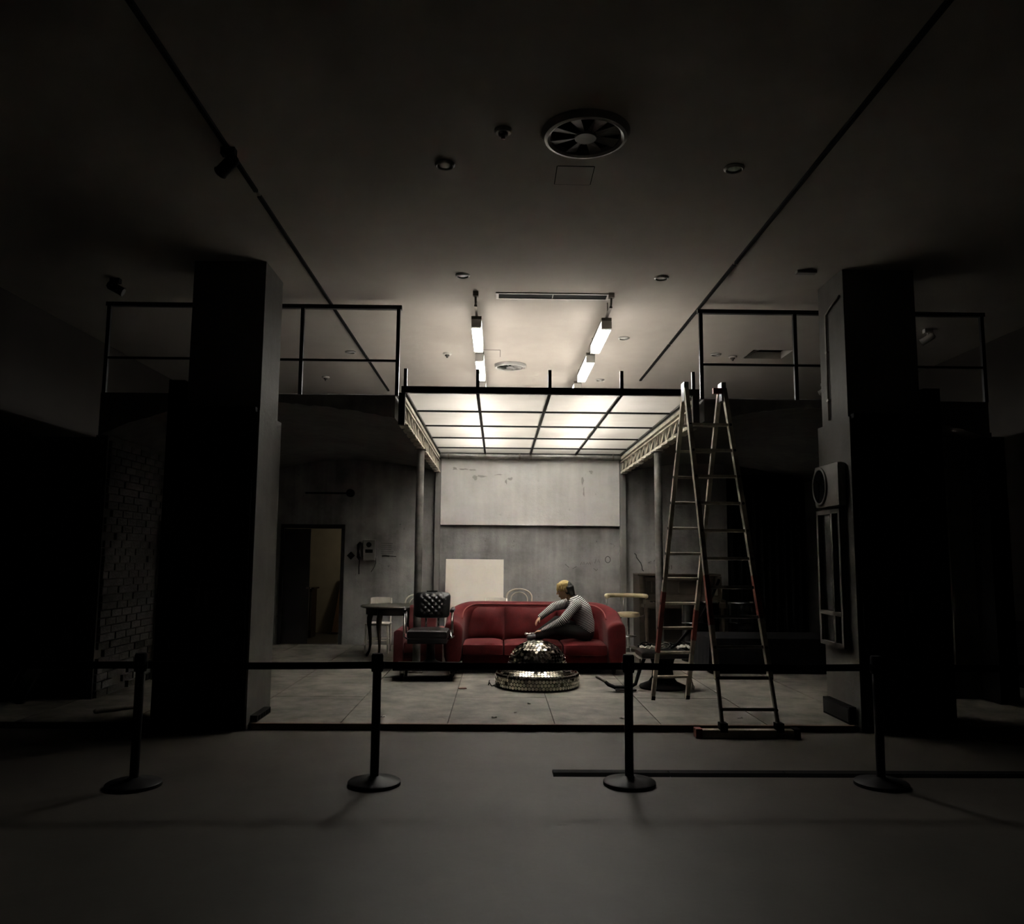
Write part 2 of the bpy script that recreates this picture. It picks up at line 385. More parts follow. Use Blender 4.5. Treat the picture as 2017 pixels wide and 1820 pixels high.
# doorway and the room behind it
dr = thing('door_1', 'dark framed doorway in the back wall left of the telephone', None, (-3.24, BY, SZ), kind='structure')
B('frame_post', DOORW, dr, -3.80, -3.74, BY - .03, BY + .17, SZ, 2.11); B('frame_post', DOORW, dr, -2.745, -2.685, BY - .03, BY + .17, SZ, 2.11)
B('lintel', DOORW, dr, -3.80, -2.685, BY - .03, BY + .17, 2.05, 2.12)
lf = MB().obox((-3.52, BY + .03, 1.05), (.235, 0, 0), (0, .02, 0), (0, 0, .99)).build('door_leaf', DOORW, dr); MB().box(-3.33, -3.25, BY - .03, BY + .01, 1.0, 1.03).build('handle', ALU2, lf)
o = MB().box(-5.4, -.5, 16.6, 16.75, 0, 2.8).box(-5.45, -5.4, BY, 16.7, 0, 2.8).box(-.55, -.5, BY + .15, 16.7, 0, 2.8).build('wall_room', BACKW); struct(o, 'pale wall of the lit room seen through the doorway')
o = MB().box(-5.4, -.5, BY + .15, 16.7, 2.75, 2.85).build('ceiling_room', BACKW); struct(o, 'ceiling of the room behind the doorway')
rl = thing('added_room_lamp', 'unseen dim ceiling lamp added to light the room behind the doorway', 'lamp', (-1.6, 15.5, 2.69))  # no fitting in view; lamp added to brighten the room
MB().lathe([(0, 0), (.12, .01), (.15, .05), (.15, .06), (0, .06)], (-1.6, 15.5, 2.69)).build('diffuser', emit_mat('dim_glow', (1, .86, .62), 26.0), rl, smooth=True)
o = thing('board', 'brown wooden board leaning in the lit room behind the doorway', 'board', (-3.1, 16.3, SZ))
MB().add([(-3.25, 16.25, SZ), (-2.8, 16.25, SZ), (-2.75, 16.5, 1.15), (-3.12, 16.5, 1.18), (-3.25, 16.28, SZ), (-2.8, 16.28, SZ), (-2.75, 16.53, 1.15), (-3.12, 16.53, 1.18)],
         [(0, 1, 2, 3), (7, 6, 5, 4), (0, 4, 5, 1), (1, 5, 6, 2), (2, 6, 7, 3), (3, 7, 4, 0)]).build('panel', mat('board_brown', (.16, .09, .045), .7), o)
B('edge_strip', DWOOD, o, -3.25, -2.8, 16.22, 16.25, SZ, SZ + .03)
o = thing('cabinet', 'low dark cabinet standing in the room behind the doorway', 'cabinet', (-3.6, 15.6, SZ))
B('body', DWOOD, o, -3.78, -3.46, 15.4, 15.8, SZ, .95); B('top', DWOOD, o, -3.8, -3.42, 15.38, 15.82, .95, .98); B('door', ALU2, o, -3.56, -3.47, 15.38, 15.4, .2, .9)

# columns with dark cladding below
def column(xi, xo, cladx, side):
    """xi: inner face, xo: outer face, cladx: outer face of the cladding"""
    a, b = min(xi, xo), max(xi, xo); s = 1 if xi > xo else -1
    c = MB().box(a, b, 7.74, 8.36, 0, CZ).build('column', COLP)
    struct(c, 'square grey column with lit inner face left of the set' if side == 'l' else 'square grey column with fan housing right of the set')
    xi2 = xi + s * .02
    u = MB()
    u.box(min(xi - s * .02, cladx), max(xi - s * .02, cladx), 7.66, 7.738, 0, 2.99).box(min(xo, cladx), max(xo, cladx), 7.66, 8.42, 0, 3.24)
    u.build('black_cladding', MATTE, c)
    MB().box(min(xi, xi2), max(xi, xi2), 7.665, 8.44, 0, 2.96).build('plaster_cladding', COLP, c)
    mid = (xi + cladx) / 2
    for k in (-1, 1):
        lf = MB().box(mid + k * .21 - .195, mid + k * .21 + .195, 7.635, 7.66, .06, 2.3).build('door_leaf', BLACKM, c, bevel=.004)
        hx = mid + k * .04
        h = MB().box(hx - .016, hx + .016, 7.628, 7.635, 1.10, 1.30).bar((hx, 7.60, 1.28), (hx, 7.635, 1.28), .014, .014).bar((hx, 7.605, 1.28), (hx + k * .10, 7.605, 1.275), .016, .016).build('handle', mat('handle_grey', (.12, .12, .125), .4, .6), lf)
    return c
cl = column(-2.30, -3.0, -3.15, 'l'); cr = column(3.39, 4.10, 4.26, 'r')
# power strip at the foot of the left column
o = thing('socket_strip', 'black power strip at the foot of the lit column', 'power strip', (-2.22, 7.98, SZ))
B('body', BLACKM, o, -2.275, -2.21, 7.76, 8.22, SZ, SZ + .06, .006)
for k in range(5): B('socket', MATTE, o, -2.232, -2.208, 7.80 + k * .085, 7.86 + k * .085, SZ + .012, SZ + .05)
# fan housing, conduit and glazed frame on the right column
o = thing('fan_housing', 'white rounded ventilator housing with a dark round opening on the right column', 'ventilator', (3.35, 8.05, 2.10))
bm = MB().box(3.27, 3.368, 7.76, 8.36, 2.10, 2.54).build('casing', mat('old_white_enamel', (.15, .143, .13), .5), o, bevel=.05, smooth='auto')
MB().tube([(3.265, 8.18 + .165 * math.cos(a * PI / 12), 2.32 + .18 * math.sin(a * PI / 12)) for a in range(24)], .014, 8, closed=True).build('rim', mat('rim_enamel', (.16, .155, .14), .5), o, smooth=True)
mb = MB(); mb.prism([(8.18 + .16 * math.cos(a * PI / 12), 2.32 + .175 * math.sin(a * PI / 12)) for a in range(24)], 'x', 3.258, 3.272); mb.build('opening', VOID, o)
for k in range(4):
    a = k * PI / 2 + .4; MB().bar((3.254, 8.18, 2.32), (3.254, 8.18 + .14 * math.cos(a), 2.32 + .15 * math.sin(a)), .06, .004, up=(1, 0, 0)).build('fan_blade', VOID, o)
o = thing('glazed_frame', 'tall narrow dark glazed wooden frame fixed to the right column below the ventilator', 'window frame', (3.34, 8.1, .74))
FR = mat('frame_paint', (.08, .075, .065), .6, var=.4)
for y in (7.84, 8.02, 8.37): B('stile', FR, o, 3.30, 3.368, y - .02, y + .02, .74, 2.08)
for z in (.76, 1.06, 2.06): B('crossbar', FR, o, 3.30, 3.368, 7.84, 8.37, z - .02, z + .02)
for y0, y1 in ((7.86, 8.0), (8.04, 8.35)):
    for z0, z1 in ((.78, 1.04), (1.08, 2.04)): B('pane', GLASSK, o, 3.335, 3.345, y0, y1, z0, z1)
o = thing('conduit', 'thin grey cable conduit running down the side of the right column', 'conduit', (3.375, 8.15, 3.0))
MB().tube([(3.375, 8.15, 3.0), (3.375, 8.15, 4.1), (3.375, 7.98, 4.16), (3.375, 7.80, 4.2)], .012, 8).build('pipe', ALU2, o, smooth=True)
for z in (3.2, 3.7): B('clip', ALU2, o, 3.362, 3.392, 8.13, 8.17, z, z + .02)
o = thing('skirting_box', 'low dark skirting box at the foot of the right column', 'skirting', (3.33, 8.05, SZ))
B('body', MATTE, o, 3.30, 3.366, 7.76, 8.38, SZ, SZ + .16); B('cover', BLACKM, o, 3.295, 3.30, 7.78, 8.36, SZ + .02, SZ + .14)

# vaulted mezzanine bays left and right of the skylight
def bay(x0, x1, crown, drop0, drop1, name_label):
    n = 24; pts = []
    for k in range(n + 1):
        x = x0 + (x1 - x0) * k / n; d = (x - crown) / ((x1 - crown) if x > crown else (crown - x0)); pts.append((x, 3.26 - (drop1 if x > crown else drop0) * d * d))
    poly = [(x0, 3.35)] + pts + [(x1, 3.35)]
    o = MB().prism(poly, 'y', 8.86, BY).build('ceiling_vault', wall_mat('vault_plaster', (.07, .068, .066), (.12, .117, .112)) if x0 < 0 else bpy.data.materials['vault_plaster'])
    struct(o, name_label)
    # plaster fascia on the front, chipped lower edge
    rr = random.Random(int(abs(x0) * 10)); low = []
    for k in range(49):
        x = x0 + (x1 - x0) * k / 48; d = (x - crown) / ((x1 - crown) if x > crown else (crown - x0))
        low.append((x, 3.255 - (drop1 if x > crown else drop0) * d * d + rr.uniform(-.012, .006)))
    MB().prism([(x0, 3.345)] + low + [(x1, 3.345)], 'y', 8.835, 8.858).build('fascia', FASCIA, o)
    return o
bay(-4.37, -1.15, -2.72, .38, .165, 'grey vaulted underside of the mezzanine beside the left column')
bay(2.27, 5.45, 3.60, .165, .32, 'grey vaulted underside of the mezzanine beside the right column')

# side wall of the left bay and brick pier, right pier panel
def brick_wall(name, label, base_box, origin, du, dn, width, height, group):
    w = MB().box(*base_box).build(name, MORTAR); struct(w, label)
    me0 = MB().box(-.118, .118, -.03, .03, -.036, .036).mesh('brick'); me0.materials.append(BRICKM)
    me1 = MB().box(-.056, .056, -.03, .03, -.036, .036).mesh('brick'); me1.materials.append(BRICKM)
    rr = random.Random(5); rows = int(height / .084); n = 0
    for r_ in range(rows):
        u = 0 if r_ % 2 == 0 else -.125
        while u < width - .02:
            a, b = max(u, 0), min(u + .25, width)
            if b - a > .1 and n < 298 and rr.random() > .04:
                c = Vector(origin) + Vector(du) * ((a + b) / 2) + Vector((0, 0, r_ * .084 + .042)) + Vector(dn) * rr.uniform(-.008, .006)
                o = bpy.data.objects.new('brick', me0 if b - a > .2 else me1); COL.objects.link(o); o.parent = w
                o.location = WM[w.name].inverted() @ c; o.rotation_euler = (0, rr.uniform(-.01, .01), math.atan2(du[1], du[0])); n += 1
            u += .25
    return w
brick_wall('wall_pier', 'white painted brick pier at the far left of the set', (-5.41, -4.42, 9.22, 9.5, 0, 2.90), (-5.38, 9.21, SZ), (1, 0, 0), (0, -1, 0), .95, 2.82, 'bricks')
brick_wall('wall_bay', 'white painted brick side wall inside the left bay', (-4.42, -4.29, 8.9, BY, 0, 2.88), (-4.285, 8.92, SZ), (0, 1, 0), (1, 0, 0), 1.9, 2.80, 'bricks')
o = MB().box(-5.415, -5.30, 2.0, 9.2, 0, 2.95).build('wall_panelling', MATTE); struct(o, 'low black panelling along the left side wall')
rp_ = MB().box(5.05, 5.75, 9.2, 9.45, 0, 3.0).build('wall_pier_right', FASCIA); struct(rp_, 'flaking plaster pier at the far right of the set')
B('door_panel', mat('pier_panel', (.19, .18, .165), .8, var=.4, scale=2), rp_, 5.12, 5.62, 9.17, 9.2, .40, 2.62)
B('edge_post', MATTE, rp_, 5.66, 5.80, 9.14, 9.2, 0, 3.0)
B('side_return', MATTE, rp_, 5.40, 5.47, 8.84, 9.2, 0, 3.0)
o = MB().box(6.38, 6.449, 8.8, 13, 0, .86).build('baseboard_right', MATTE); struct(o, 'black dado along the far right hall wall')
B('dado_rail', BLACKM, o, 6.36, 6.38, 8.8, 13, 1.12, 1.18)

# ================================================================== SKYLIGHT, TRUSSES, LAMPS
XL, XR = -1.04, 2.15
XS = [XL + (XR - XL) * k / 4 for k in range(5)]; YS = [8.87, 10.02, 11.17, 12.32, 13.47, 14.22]
sk = thing('luminous_skylight', 'large frosted glass skylight grid glowing above the red sofa', 'skylight', ((XL + XR) / 2, 11.5, 3.37))
for i in range(4):
    for j in range(5): MB().add([(XS[i] + .014, YS[j] + .012, 3.395), (XS[i + 1] - .014, YS[j] + .012, 3.395), (XS[i + 1] - .014, YS[j + 1] - .012, 3.395), (XS[i] + .014, YS[j + 1] - .012, 3.395)], [(0, 1, 2, 3)]).build('pane', PANE, sk)   # one frosted acrylic sheet each
for i in range(5): B('glazing_bar', BLACKM if 0 < i < 4 else RAILM, sk, XS[i] - .017, XS[i] + .017, 8.87, 14.22, 3.372, 3.412)
for j in range(1, 6): B('cross_bar', BLACKM, sk, XL, XR, YS[j] - .012, YS[j] + .012, 3.374, 3.410)
fb = B('front_beam', RAILM, sk, XL - .04, XR + .06, 8.80, 8.86, 3.375, 3.445)
for i in range(5):
    B('upright', RAILM, sk, XS[i] - .018, XS[i] + .018, 8.81, 8.85, 3.445, 3.645)
for x in (XL - .035, XR + .025): B('corner_bracket', RAILM, sk, x - .035, x + .035, 8.82, 8.88, 3.02, 3.375)

def truss(xc, label):
    t = thing('lattice_truss', label, 'truss', (xc, 11.55, 3.03), group='lattice trusses under the skylight')
    B('top_chord', TRUSSP, t, xc - .03, xc + .03, 8.9, 14.25, 3.30, 3.345); B('top_chord', TRUSSP, t, xc - .03, xc + .03, 8.9, 14.25, 3.245, 3.265)
    B('bottom_chord', TRUSSP, t, xc - .03, xc + .03, 8.9, 14.25, 3.055, 3.09)
    n = 14; st_ = (14.2 - 8.95) / n
    for k in range(n + 1):
        y = 8.95 + k * st_; MB().bar((xc, y, 3.09), (xc, y, 3.30), .035, .018, up=(0, 1, 0)).build('vertical', TRUSSP, t)
        if k < n:
            MB().bar((xc, y + st_ * .97, 3.085), (xc, y + .02, 3.30), .03, .016, up=(1, 0, 0)).build('diagonal', TRUSSP, t)
            B('batten', WHITEP if False else TRUSSP, t, xc - .05, xc + .05, y + .08, y + .27, 3.035, 3.055)
    return t
truss(XL - .03, 'cream steel lattice truss under the left edge of the skylight'); truss(XR + .03, 'cream steel lattice truss under the right edge of the skylight')
for xc, lb in ((XL - .03, 'round grey steel post beside the barber chair holding the left truss'), (XR + .03, 'round grey steel post beside the ladder holding the right truss')):
    t = thing('steel_post', lb, 'post', (xc, 11.03, SZ), group='round posts under the trusses')
    MB().tube([(xc, 11.03, SZ + .012), (xc, 11.03, 1.5), (xc, 11.03, 3.02)], .052, 20).build('shaft', STEEL, t, smooth='auto')
    B('base_plate', ALU2, t, xc - .09, xc + .09, 10.94, 11.12, SZ, SZ + .012); B('head_plate', ALU2, t, xc - .075, xc + .075, 10.95, 11.11, 3.02, 3.034)

TUBE = emit_mat('lens_glow', (1.0, .965, .90), LAMP_POWER); OPAL = emit_mat('opal_glow', (1.0, .965, .90), LAMP_SIDE)
for x, side in ((-.27, 'left'), (1.21, 'right')):
    tr = thing('lamp_rail', 'thin metal lamp rail hung from the ceiling on the %s of the slot diffuser' % side, 'lamp rail', (x, 10.6, 4.30), group='lamp rails above the skylight')
    MB().tube([(x, 8.58, 4.44), (x, 8.60, 4.36), (x, 8.64, 4.31)], .012, 8).build('rail_end', ALU2, tr, smooth=True)
    MB().bar((x, 8.62, 4.31), (x, 13.7, 4.31), .03, .02).build('rail', ALU2, tr)
    for y in (8.9, 10.4, 12.2): MB().tube([(x, y, 4.31), (x, y, 4.45)], .006, 6).build('hanger', ALU2, tr)
    B('end_clamp', ALU2, tr, x - .03, x + .03, 8.55, 8.61, 4.40, 4.45)
    for k, (y0, y1) in enumerate(((9.02, 10.08), (10.62, 11.80), (12.40, 13.50))):
        lp = thing('batten_lamp', 'glowing white batten lamp on the %s lamp rail, %s' % (side, ('nearest of its row', 'second of its row', 'hindmost of its row')[k]), 'lamp', (x, (y0 + y1) / 2, 4.13), group='batten lamps above the skylight')
        B('spine', ALU2, lp, x - .058, x + .058, y0 - .04, y1 + .04, 4.260, 4.30)
        B('lens', TUBE, lp, x - .048, x + .048, y0, y1, 4.172, 4.178)
        for sx in (-1, 1): B('side_strip', OPAL, lp, min(x + sx * .048, x + sx * .056), max(x + sx * .048, x + sx * .056), y0, y1, 4.166, 4.260)
        for y in (y0 - .03, y1 + .03): B('end_cap', WHITEP, lp, x - .056, x + .056, y - .03, y + .03, 4.166, 4.260)
        for y in (y0 + .1, y1 - .1): MB().tube([(x, y, 4.30), (x, y, 4.32)], .006, 6).build('hook', ALU2, lp)

# railings on the mezzanine edges
def railing(xs, label):
    t = thing('mezzanine_railing', label, 'railing', ((xs[0] + xs[-1]) / 2, 8.88, 3.35), group='railings on the mezzanine edge')
    B('handrail', RAILM, t, xs[0] - .035, xs[-1] + .035, 8.865, 8.92, 4.335, 4.38)
    B('midrail', RAILM, t, xs[0], xs[-1], 8.88, 8.905, 3.735, 3.76)
    for x in xs: B('post', RAILM, t, x - .02, x + .02, 8.87, 8.91, 3.35, 4.335)
railing([-4.36, -3.28, -2.21, -1.14], 'black square-section railing on the mezzanine beside the left column')
railing([2.26, 3.325, 4.40, 5.46], 'black square-section railing on the mezzanine beside the right column')

# ================================================================== CEILING FITTINGS
def track(x, segs, label):
    t = thing('lighting_track', label, 'lighting track', (x, (segs[0][0] + segs[-1][1]) / 2, CZ - .025), group='lighting tracks on the ceiling')
    for y0, y1 in segs: B('rail', MATTE, t, x - .016, x + .016, y0, y1, CZ - .022, CZ)
    for i in range(len(segs) - 1): B('joint', ALU2, t, x - .012, x + .012, segs[i][1], segs[i + 1][0], CZ - .012, CZ)
track(-1.935, [(1.5, 6.15), (6.24, 11.4), (11.44, 13.95)], 'thin black lighting track on the ceiling above the left column')
track(2.28, [(1.5, 7.57), (7.62, 10.6), (10.64, 12.9)], 'thin black lighting track on the ceiling running towards the ladder')

def swirl(x, y, rad, label, plate):
    t = thing('swirl_diffuser', label, 'air diffuser', (x, y, CZ - .05))
    MB().lathe([(rad, .05), (rad, .038), (rad * .93, .006), (rad * .86, 0), (rad * .80, .012), (rad * .78, .05)], (x, y, CZ - .05), 48).build('rim', plate, t, smooth='auto')
    MB().lathe([(0, .045), (rad * .79, .045), (rad * .79, .049), (0, .049)], (x, y, CZ - .05), 40).build('throat_shade', VOID, t)  # flat black disc, its colour stands in for shade in the recess
    MB().lathe([(0, .004), (rad * .24, .004), (rad * .25, .012), (rad * .25, .022), (0, .022)], (x, y, CZ - .05), 28).build('hub', mat('vent_grey', (.20, .195, .19), .5), t)
    for k in range(8):
        a = 2 * PI * k / 8 + .35; c_, s_ = math.cos(a), math.sin(a); w = .30
        p = [(x + rr_ * math.cos(a + da), y + rr_ * math.sin(a + da), CZ - .05 + z) for rr_, da, z in ((rad * .24, -.2, .030), (rad * .79, -.16, .030), (rad * .79, .20, .012), (rad * .24, .25, .012))]
        q = [(u[0], u[1], u[2] + .004) for u in p]
        MB().add(p + q, [(0, 1, 2, 3), (7, 6, 5, 4), (0, 4, 5, 1), (1, 5, 6, 2), (2, 6, 7, 3), (3, 7, 4, 0)]).build('blade', mat('vent_grey', (.2, .195, .19), .5), t)
RIMM = mat('rim_grey', (.36, .35, .335), .3, .3, var=.1)
swirl(.565, 5.20, .30, 'large round swirl air diffuser with dark blades near the top of the view', RIMM)
swirl(.157, 11.97, .24, 'round swirl air diffuser on the bright ceiling between the lamps', RIMM)
def downlight(x, y, label):
    t = thing('downlight', label, 'downlight', (x, y, CZ - .02), group='unlit downlights in the ceiling')
    MB().lathe([(.075, .02), (.075, .012), (.062, 0), (.056, .004), (.054, .018)], (x, y, CZ - .02), 28).build('ring', RIMM, t, smooth='auto')
    MB().lathe([(0, .006), (.03, .008), (.055, .016), (.055, .019), (0, .019)], (x, y, CZ - .02), 24).build('lens', mat('lens_white', (.5, .49, .46), .3), t, smooth=True)
for x, y, l in ((-.418, 5.68, 'unlit round downlight left of the large swirl diffuser'), (1.71, 5.665, 'unlit round downlight right of the large swirl diffuser'),
                (-.39, 8.05, 'unlit round downlight above the left lamp rail'), (1.65, 8.04, 'unlit round downlight above the right lamp rail'),
                (1.624, 10.37, 'unlit round downlight right of the glowing right-hand lamps'), (1.629, 12.92, 'unlit round downlight just above the skylight beam'),
                (-2.117, 11.28, 'unlit round downlight seen through the left railing'), (3.05, 11.17, 'unlit round downlight seen through the right railing')): downlight(x, y, l)
def detector(x, y, label):
    t = thing('smoke_detector', label, 'smoke detector', (x, y, CZ - .07), group='smoke detectors on the ceiling')
    MB().lathe([(0, .045), (.05, .045), (.06, .055), (.06, .07), (0, .07)], (x, y, CZ - .07), 24).build('base', WHITEP, t, smooth='auto')
    MB().lathe([(0, 0), (.012, .002), (.016, .02), (.032, .03), (.034, .045), (0, .045)], (x, y, CZ - .07), 20).build('sensor', mat('sensor_dark', (.05, .045, .04), .5), t, smooth='auto')
for x, y, l in ((.007, 5.18, 'small smoke detector left of the large swirl diffuser'), (-.748, 11.3, 'small smoke detector left of the glowing left-hand lamps'),
                (-2.81, 12.93, 'small smoke detector low behind the left railing'), (3.317, 11.28, 'small smoke detector beside the open black hatch')): detector(x, y, l)
t = thing('slot_diffuser', 'long white slot diffuser with two dark grilles between the lamp rails', 'air diffuser', (.577, 8.68, CZ - .012))
for a in ((-.05, 1.2, 8.58, 8.605), (-.05, 1.2, 8.755, 8.78), (-.05, -.02, 8.605, 8.755), (1.17, 1.2, 8.605, 8.755), (.57, .58, 8.605, 8.755)): B('frame', WHITEP, t, *a, CZ - .012, CZ)
for x0, x1 in ((-.02, .57), (.58, 1.17)): B('grille', MATTE, t, x0, x1, 8.605, 8.755, CZ - .006, CZ)
def access(x0, x1, y0, y1, label):
    t = thing('access_panel', label, 'access panel', ((x0 + x1) / 2, (y0 + y1) / 2, CZ - .006))
    B('lid', CEILM, t, x0, x1, y0, y1, CZ - .004, CZ)
    for a in ((x0 - .006, x0, y0, y1), (x1, x1 + .006, y0, y1), (x0, x1, y0 - .006, y0), (x0, x1, y1, y1 + .006)): B('gap', MATTE, t, *a, CZ - .003, CZ)
access(.41, .68, 5.68, 5.97, 'square access panel below the large swirl diffuser'); access(-.32, .0, 11.08, 11.47, 'faint square access panel beside the left-hand lamps')
def spot(x, y, label, m, yaw=.6, drop=.12):
    t = thing('spotlight', label, 'spotlight', (x, y, CZ - drop - .12))
    B('mount', m, t, x - .05, x + .05, y - .03, y + .03, CZ - .05, CZ - .0)
    MB().tube([(x, y, CZ - .05), (x, y, CZ - drop)], .012, 8).build('stem', m, t)
    d = Vector((math.cos(yaw), math.sin(yaw), -.5)).normalized(); c = Vector((x, y, CZ - drop))
    MB().tube([c - d * .08, c - d * .06, c + d * .07, c + d * .09], [.03, .045, .045, .05], 16).build('head', m, t, smooth='auto')
    MB().tube([c + d * .09, c + d * .094], .046, 16).build('lens', CHROME, t)
spot(-1.935, 5.5, 'small dark spotlight on the left lighting track near the top of the view', MATTE, 2.6)
spot(-4.03, 8.3, 'small dark spotlight with a glint above the far left railing', MATTE, .2, .10)
spot(5.34, 9.8, 'small white spotlight on the ceiling right of the right column', WHITEP, 2.4)
spot(5.32, 13.0, 'small white spotlight on the ceiling just left of the right column', WHITEP, 2.4)
t = thing('exit_box', 'small flat grey box on the ceiling left of the right column', 'ceiling box', (3.05, 7.79, CZ - .03))
B('housing', mat('box_grey', (.2, .19, .175), .6), t, 2.95, 3.15, 7.76, 7.83, CZ - .03, CZ, .004); B('cover_strip', ALU2, t, 2.97, 3.13, 7.752, 7.76, CZ - .022, CZ - .008)

# ================================================================== STANCHIONS AND BELTS
BELT = mat('belt_webbing', (.005, .005, .006), .9, var=.1, spec=.1)
proto = None
for x, y, l in ((-2.50, 5.87, 'leftmost of the four black belt stanchions, almost lost in the dark'), (-.852, 5.93, 'black belt stanchion in front of the barber chair'),
                (.945, 5.95, 'black belt stanchion in front of the right end of the red sofa'), (2.74, 5.95, 'rightmost of the four black belt stanchions, almost lost in the dark')):
    if proto is None:
        t = thing('belt_stanchion', l, 'stanchion', (x, y, 0), group='belt stanchions in front of the set'); proto = t
        MB().lathe([(0, 0), (.185, 0), (.185, .022), (.175, .03), (.06, .045), (.035, .06), (0, .06)], (0, 0, 0), 40).build('base', BLACKM, t, smooth='auto', local=True)
        MB().tube([(0, 0, .05), (0, 0, .78)], .031, 20).build('pole', BLACKM, t, smooth='auto', local=True)
        MB().lathe([(0, .775), (.040, .775), (.042, .785), (.042, .885), (.036, .90), (0, .903)], (0, 0, 0), 24).build('head', MATTE, t, smooth='auto', local=True)
        for a in range(4): MB().obox((.044 * math.cos(a * PI / 2), .044 * math.sin(a * PI / 2), .818), (.006, 0, 0), (0, .006, 0), (0, 0, .026)).build('belt_slot', BLACKM, t, local=True)
    else: dup(proto, (x, y, 0), 0, l, 'belt stanchions in front of the set')
SP = [(-2.50, 5.87), (-.852, 5.93), (.945, 5.95), (2.74, 5.95)]
def belt(p, q, label, sag=.006):
    t = MB(); n = 12; top = []; 
    for k in range(n + 1):
        u = k / n; x = p[0] + (q[0] - p[0]) * u; y = p[1] + (q[1] - p[1]) * u; z = .818 - sag * 4 * u * (1 - u); top.append((x, y, z))
    vs_ = []; fs = []
    for (x, y, z) in top: vs_ += [(x, y - .0012, z - .0245), (x, y - .0012, z + .0245), (x, y + .0012, z + .0245), (x, y + .0012, z - .0245)]
    for k in range(n):
        for a in range(4): fs.append((k * 4 + a, k * 4 + (a + 1) % 4, (k + 1) * 4 + (a + 1) % 4, (k + 1) * 4 + a))
    t.add(vs_, fs + [(0, 1, 2, 3), (4 * n + 3, 4 * n + 2, 4 * n + 1, 4 * n)])
    o = t.build('barrier_belt', BELT); tag(o, label, 'belt', 'belts between the stanchions')
for i in range(3):
    (xa, ya), (xb, yb) = SP[i], SP[i + 1]
    belt((xa + .051, ya), (xb - .051, yb), ('black barrier belt crossing in front of the left column', 'black barrier belt crossing in front of the sofa and mirror dome', 'black barrier belt crossing in front of the ladder')[i])
belt((-5.29, 5.85), (-2.551, 5.87), 'black barrier belt running from the leftmost stanchion to the dark wall')
belt((2.791, 5.95), (6.445, 6.0), 'black barrier belt running from the rightmost stanchion to the dark wall')
t = thing('cable_ramp', 'long black rubber cable ramp lying across the hall floor', 'cable ramp', (2.3, 6.15, 0))
for k in range(5):
    x0 = .42 + k * .86; MB().prism([(6.145, 0), (6.29, 0), (6.26, .022), (6.175, .022)], 'x', x0, x0 + .855).build('segment', MATTE, t)

# ================================================================== SOFA
sofa = thing('tub_sofa', 'red velvet tub sofa with curved back below the skylight', 'sofa', (.48, 11.35, SZ))
def upath(xa, xb, yf, yb, rad, n=10):
    pts = []
    for k in range(7): pts.append((xa, yf + (yb - rad - yf) * k / 6))
    for k in range(1, n + 1):
        a = PI - PI / 2 * k / n; pts.append((xa + rad + rad * math.cos(a), yb - rad + rad * math.sin(a)))
    for k in range(1, 13): pts.append((xa + rad + (xb - xa - 2 * rad) * k / 12, yb))
    for k in range(1, n + 1):
        a = PI / 2 - PI / 2 * k / n; pts.append((xb - rad + rad * math.cos(a), yb - rad + rad * math.sin(a)))
    for k in range(1, 7): pts.append((xb, yb - rad + (yf - yb + rad) * k / 6))
    return pts
def tub(xa, xb, yf, yb, rad, th, hf, hb, zbot, parent, m, pipm=None):
    P = upath(xa + th / 2, xb - th / 2, yf, yb - th / 2, rad); n = len(P); rings = []; pip = []
    L_ = [0]
    for i in range(1, n): L_.append(L_[-1] + math.dist(P[i], P[i - 1]))
    tot = L_[-1]; arm = (yb - yf) * .95
    for i in range(n):
        a = P[max(i - 1, 0)]; b = P[min(i + 1, n - 1)]; tx, ty = b[0] - a[0], b[1] - a[1]; l = math.hypot(tx, ty); nx, ny = ty / l, -tx / l   # inward normal (right of travel)
        d = min(L_[i], tot - L_[i]); u = min(1, d / arm); h = hf + (hb - hf) * (u * u * (3 - 2 * u))
        k = 1.0; drop = 0
        sec = [(-.5, zbot), (-.52, zbot + (h - zbot) * .5), (-.5, h - .10), (-.46, h - .05), (-.36, h - .015), (-.18, h), (.02, h - .002), (.22, h - .018), (.38, h - .045), (.47, h - .085), (.5, h - .14), (.46, zbot + (h - zbot) * .5), (.44, zbot)]
        rings.append([(P[i][0] + nx * s_ * th * k, P[i][1] + ny * s_ * th * k, z - (drop if z > h - .2 else 0)) for s_, z in sec])
        pip.append((P[i][0] + nx * .40 * th, P[i][1] + ny * .40 * th, h - .036))
    def endcap(rg, d):            # round the front of the arm off in four steps
        out = []; cx_ = sum(p[0] for p in rg) / len(rg)
        for f_, fw, fz in ((.97, .022, .985), (.88, .042, .955), (.66, .055, .90), (.30, .060, .82)):
            out.append([(cx_ + (p[0] - cx_) * f_, p[1] - fw, zbot + (p[2] - zbot) * fz) for p in rg])
        return out
    rings = endcap(rings[0], -1)[::-1] + rings + endcap(rings[-1], 1); n = len(rings)
    mb = MB(); m_ = len(rings[0]); mb.add([p for r_ in rings for p in r_], [(i * m_ + k, i * m_ + (k + 1) % m_, (i + 1) * m_ + (k + 1) % m_, (i + 1) * m_ + k) for i in range(n - 1) for k in range(m_)]
           + [tuple(range(m_)), tuple((n - 1) * m_ + k for k in range(m_))[::-1]])
    o = mb.build('tub_back', m, parent, smooth='auto', sub=1)
    if pipm: MB().tube(pip[4:-4], .0085, 8).build('piping', pipm, o, smooth=True)
    return o
tub(-.70, 1.70, 10.90, 11.86, .42, .25, .74, .955, .12, sofa, RED, REDP)
